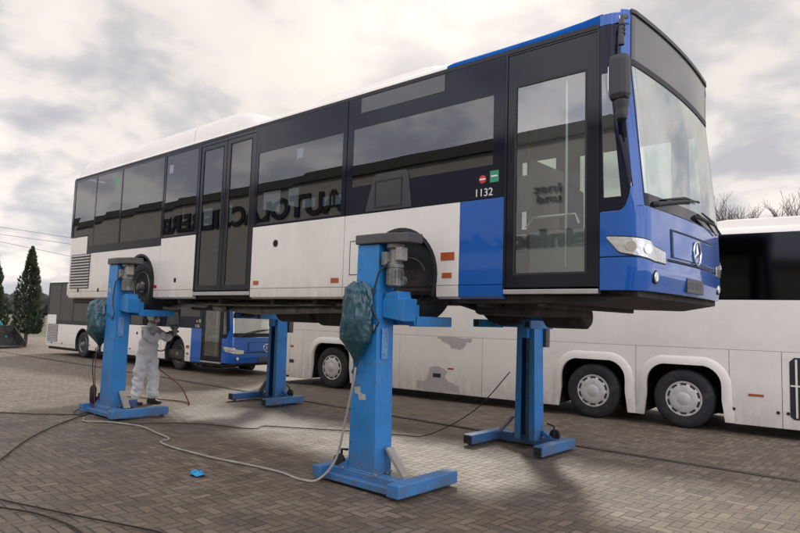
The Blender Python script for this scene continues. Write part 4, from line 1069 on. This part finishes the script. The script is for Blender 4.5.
# gloved hands: palm, four fingers, thumb, closed on the sander
def hand(sgn, wrist):
    w = Vector(wrist); f = Vector((.85,.28*sgn*-1,.38)).normalized(); lat = Vector((0,0,1)).cross(f).normalized()*sgn; dn = f.cross(lat)*sgn
    J = [(w, .026), (w+f*.05, (.030,.022)), (w+f*.085,(.036,.018))]; E_ = [(0,1),(1,2)]
    for q, (o_, L_) in enumerate(((-.030,.070),(-.010,.078),(.011,.074),(.031,.058))):
        b0 = w+f*.085+lat*o_; J += [(b0+f*.01,.0095),(b0+f*L_*.5-Vector((0,0,.004)),.0092),(b0+f*L_*.8-Vector((0,0,.028)),.0086),(b0+f*L_*.75-Vector((0,0,.052)),.0075)]
        k = len(J)-4; E_ += [(2,k),(k,k+1),(k+1,k+2),(k+2,k+3)]
    J += [(w+f*.035-lat*.028,.013),(w+f*.065-lat*.052-Vector((0,0,.02)),.0105),(w+f*.095-lat*.050-Vector((0,0,.04)),.009)]
    k = len(J)-3; E_ += [(1,k),(k,k+1),(k+1,k+2)]
    return skinned('glove', [(tuple(a), b_) for a, b_ in J], E_, 'dark', pr, sub=2)
hand(1, (.42,.16,1.38)); hand(-1, (.43,-.12,1.36))
for x, y, a in ((.07,.14,.1),(-.12,-.14,-.15)):
    bm = bm_new(); rows = []
    for px, hw, hh in ((-.10,.035,.07),(-.08,.045,.10),(0,.048,.11),(.07,.05,.075),(.14,.046,.055),(.185,.028,.045)):
        rows.append([bm.verts.new((x+px*math.cos(a)-sy_*hw*math.sin(a), y+px*math.sin(a)+sy_*hw*math.cos(a), zz_)) for sy_, zz_ in ((-1,.004),(1,.004),(1,.03),(.7,hh),(-.7,hh),(-1,.03))])
    for A, B in zip(rows, rows[1:]):
        for q in range(6): bm.faces.new((A[q],A[(q+1)%6],B[(q+1)%6],B[q]))
    bm.faces.new(rows[0]); bm.faces.new(rows[-1][::-1]); obj('shoe', bm, 'shoe', pr, smooth=True, bevel=.006)
# the sander is held, so it is its own thing
sa_ = thing('sander', 'grey round sanding tool held up by the person in the pale coverall', 'power tool', (-9.66,.70,0), R(28))
bm = bm_new(); lathe(bm, [(.02,.0),(.05,.01),(.055,.05),(.05,.12),(.075,.15),(.08,.175),(.078,.19),(.02,.19)], origin=(.53,.03,1.32), axis='z', seg=24); obj('body', bm, 'motor', sa_, smooth=True)
bm = bm_new(); lathe(bm, [(.095,.192),(.10,.20),(.098,.215),(.02,.216)], origin=(.53,.03,1.32), axis='z', seg=24); obj('sanding_disc', bm, 'liftgrey', sa_, smooth=True)
bm = bm_new(); tube(bm, smooth_path([(.53,.03,1.33),(.46,.05,1.18),(.25,.12,1.02),(.05,.20,1.03)]), .012, 8); obj('tool_hose', bm, 'dark', sa_, smooth=True)

# ------------------------------------------------------------------ background
def thuja(loc, h, w, seed, label, n=5200):
    random.seed(seed); t = thing('thuja_tree', label, 'tree', loc, 0, 'thuja trees at the yard edge')
    bm = bm_new(); tube(bm, [(0,0,0),(.03,.02,h*.5),(0,0,h*.95)], [.09,.06,.015], 8)
    obj('trunk', bm, 'bark', t)
    for m, cnt, sh in (('leaf', int(n*.65), 0), ('leaf2', int(n*.35), 1)):
        bm = bm_new()
        for _ in range(cnt):
            z = .12*h+.9*h*random.random()**1.15
            u = z/h; rad = w*(min(1,u*5)**.5)*max(0,1-u)**.62*1.05
            a = random.uniform(0,2*PI)
            rr = rad*(.78+.38*noise.noise(Vector((math.cos(a)*1.7+seed, math.sin(a)*1.7, z*1.4))))*random.uniform(.35,1.0)**.5
            c = Vector((rr*math.cos(a), rr*math.sin(a), z)); s = random.uniform(.05,.12)
            d = Vector((math.cos(a)*.6+random.uniform(-.4,.4), math.sin(a)*.6+random.uniform(-.4,.4), 1.0)).normalized(); q = d.cross(Vector((random.random(),random.random(),random.random()))).normalized()
            bm.faces.new([bm.verts.new(c+q*s*.45), bm.verts.new(c+d*s*1.5), bm.verts.new(c-q*s*.45), bm.verts.new(c-d*s*.7)])
        obj('crown' if not sh else 'light_foliage', bm, m, t, recalc=False)
    return t
thuja((-31.9,5.95,0), 4.65, .95, 11, 'tall dark green conical thuja standing left of the distant parked bus')
thuja((-34.8,5.2,0), 4.6, 1.0, 12, 'dark green thuja cut by the left picture edge behind the loader')
thuja((-36.5,3.9,0), 4.5, .8, 13, 'dark green thuja furthest left in the row beyond the picture edge')
# turquoise loader with black bucket
ld_ = thing('wheel_loader', 'turquoise wheel loader with black bucket parked by the thuja trees', 'loader', (-31.35,3.65,0), R(15))
bm = bm_new(); prism(bm, [(-2.6,.6),(-2.6,1.5),(-1.6,1.6),(-.2,1.35),(.2,1.5),(.35,1.1),(.3,.55)], 'y', -.5,.5); obj('chassis', bm, 'turq', ld_, bevel=.05)
for s in (-1,1):
    bm = bm_new(); prism(bm, [(-.6,1.45),(.2,1.62),(1.0,1.05),(1.45,.45),(1.3,.35),(.85,.85),(.1,1.35),(-.6,1.25)], 'y', s*.5,s*.5+s*.12); obj('lift_arm', bm, 'turq', ld_, bevel=.01)
    for x in (-2.0,-.1):
        bm = bm_new(); lathe(bm, [(.3,s*.52),(.5,s*.55),(.55,s*.6),(.55,s*.85),(.5,s*.9),(.3,s*.88)], origin=(x,0,.55), seg=28); w_ = obj('wheel', bm, 'tyre', ld_, smooth=True)
bm = bm_new(); 
for a, b_ in (((-2.2,1.5),(-2.1,2.5)),((-1.2,1.5),(-1.1,2.5))):
    for s in (-.45,.41): prism(bm, [(a[0],a[1]),(a[0]+.06,a[1]),(b_[0]+.06,b_[1]),(b_[0],b_[1])], 'y', s, s+.04)
box(bm, -2.3,-.9,-.5,.5,2.5,2.56); obj('cab_frame', bm, 'dark', ld_)
bm = bm_new(); pts = [(1.35,.95),(1.42,.98),(1.40,.45),(1.65,.12),(2.3,.08),(2.3,.03),(1.6,.05),(1.30,.40)]; prism(bm, pts, 'y', -.95,.95)
for s in (-.95,.92): prism(bm, [(1.35,.95),(1.3,.4),(1.6,.05),(2.3,.03),(2.2,.3)], 'y', s, s+.03)
obj('bucket', bm, 'under', ld_)
# bare trees beyond the coach
def bare_tree(loc, h, seed, label, bare=True):
    random.seed(seed); t = thing('bare_tree', label, 'tree', loc, 0, 'bare winter trees beyond the coach')
    bt = bm_new(); bc = bm_new()
    def grow(p, d, L_, r, lev):
        q = p+d*L_*.5+Vector((random.uniform(-.05,.05),random.uniform(-.05,.05),0))*L_; e = q+(d+Vector((random.uniform(-.2,.2),random.uniform(-.2,.2),.1))).normalized()*L_*.5
        tube(bt if lev == 0 else bc, [p,q,e], [r,r*.85,r*.68], 6 if lev < 2 else 3, caps=False)
        if lev >= 5: return
        for k in range(3 if lev < 2 else 4):
            a = random.uniform(0,2*PI); sp = random.uniform(.35,.75)
            nd = (d+Vector((math.cos(a)*sp, math.sin(a)*sp, random.uniform(-.05,.3)))).normalized()
            grow(e if k < 2 else q, nd, L_*random.uniform(.62,.8), max(r*.55,.013), lev+1)
    grow(Vector((0,0,0)), Vector((0,0,1)), h*.26, h*.016, 0)
    kz = h/max(v.co.z for v in bc.verts)
    for b_ in (bt, bc):
        for v in b_.verts: v.co *= kz
    obj('trunk', bt, 'bark', t, recalc=False); obj('crown', bc, 'twig', t, recalc=False)
    return t
bt_specs = [(-14.3,58.5,14.2),(-12.7,62.5,14.6),(-10.8,61,15.3),(-9.0,64,15.0),(-7.2,60,14.9),(-18.5,60,12.5),(-1.5,63,13)]
bt_labels = ['bare winter tree just right of the raised bus windscreen','slender bare tree second from the bus front above the coach roof','tallest bare tree above the coach roof','bare tree right of the tallest one above the coach roof','bare tree at the right picture edge above the coach','bare tree hidden behind the raised bus front','bare tree beyond the right picture edge']
for i, ((x, y, h), lb) in enumerate(zip(bt_specs, bt_labels)): bare_tree((x,y,0), h, 30+i, lb)
# far wood on the horizon
bm = bm_new(); random.seed(5)
for k in range(420):
    a = R(95)+R(110)*k/420+random.uniform(-.004,.004); dist = random.uniform(215,260)
    c = Vector((dist*math.cos(a), dist*math.sin(a), random.uniform(1,4))); s = random.uniform(2.2,4.2)
    r_ = bmesh.ops.create_icosphere(bm, subdivisions=2, radius=s, matrix=Matrix.Translation(c))
    for v in r_['verts']: v.co += (v.co-c)*.5*noise.noise(v.co*.7)
tag(obj('far_wood', bm, 'hedge'), 'hazy dark line of distant trees on the horizon', 'wood', None, 'stuff')
# overhead lines far off
for i, (z0, z1) in enumerate(((10.9,9.2),(10.1,8.5),(9.3,7.1))):
    P = [Vector((-77.2-30.9,17.6-28.5,z0+2.2)), Vector((-77.2,17.6,z0-.2)), Vector((-71,23.3,z1-.1+.6)), Vector((-40,52,z1))]
    bm = bm_new(); tube(bm, [P[0],P[1],P[2],P[3]], .02, 5)
    tag(obj('overhead_line', bm, 'cable'), ['topmost thin overhead line crossing the sky at left','middle thin overhead line crossing the sky at left','lowest thin overhead line just above the distant bus roof'][i], 'power line', 'overhead lines at left')
# workshop behind the camera, seen only as reflections in the bus glass
ws = thing('workshop_building', 'pale workshop hall with dark lettering, seen mirrored in the raised bus windows', 'building', (0,-9,0))
bm = bm_new(); box(bm, -70,16,-14,0,0,6.46); obj('wall', bm, 'wall', ws)
bm = bm_new(); box(bm, -70.5,16.5,-14.5,.12,6.462,6.78); obj('roof', bm, 'fascia', ws)
def fit_text(s, xs, xe, z0, z1, y, bold=.034):
    o = text('lettering', s, 'letter', 1, (0,0,0), (0,0,0), ws, .03, bold)
    vs = [v.co for v in o.data.vertices]; mnx, mxx = min(v.x for v in vs), max(v.x for v in vs)
    cap = .70 if s.isupper() else .70
    for v in o.data.vertices: v.co = Vector(((v.co.x-mnx)/(mxx-mnx)*(xs-xe), v.co.y/cap*(z1-z0), v.co.z))
    o.location = (xs, y, z0); o.rotation_euler = (R(90),0,R(180))
fit_text('AUTOLACKIEREREI', -12.95, -24.95, 5.32, 6.04, .035)
fit_text('reinlack.de', -4.05, -8.3, 3.74, 4.16, .035)
fit_text('Inst', -5.2, -5.95, 5.12, 5.32, .035, .004)
fit_text('und', -5.2, -5.85, 4.86, 5.05, .035, .004)
for x in (-40,-31,-10.5,2.5,8):
    bm = bm_new(); box(bm, x, x+4, .0,.06,.02,3.2); obj('roller_door', bm, 'liftgrey', ws)
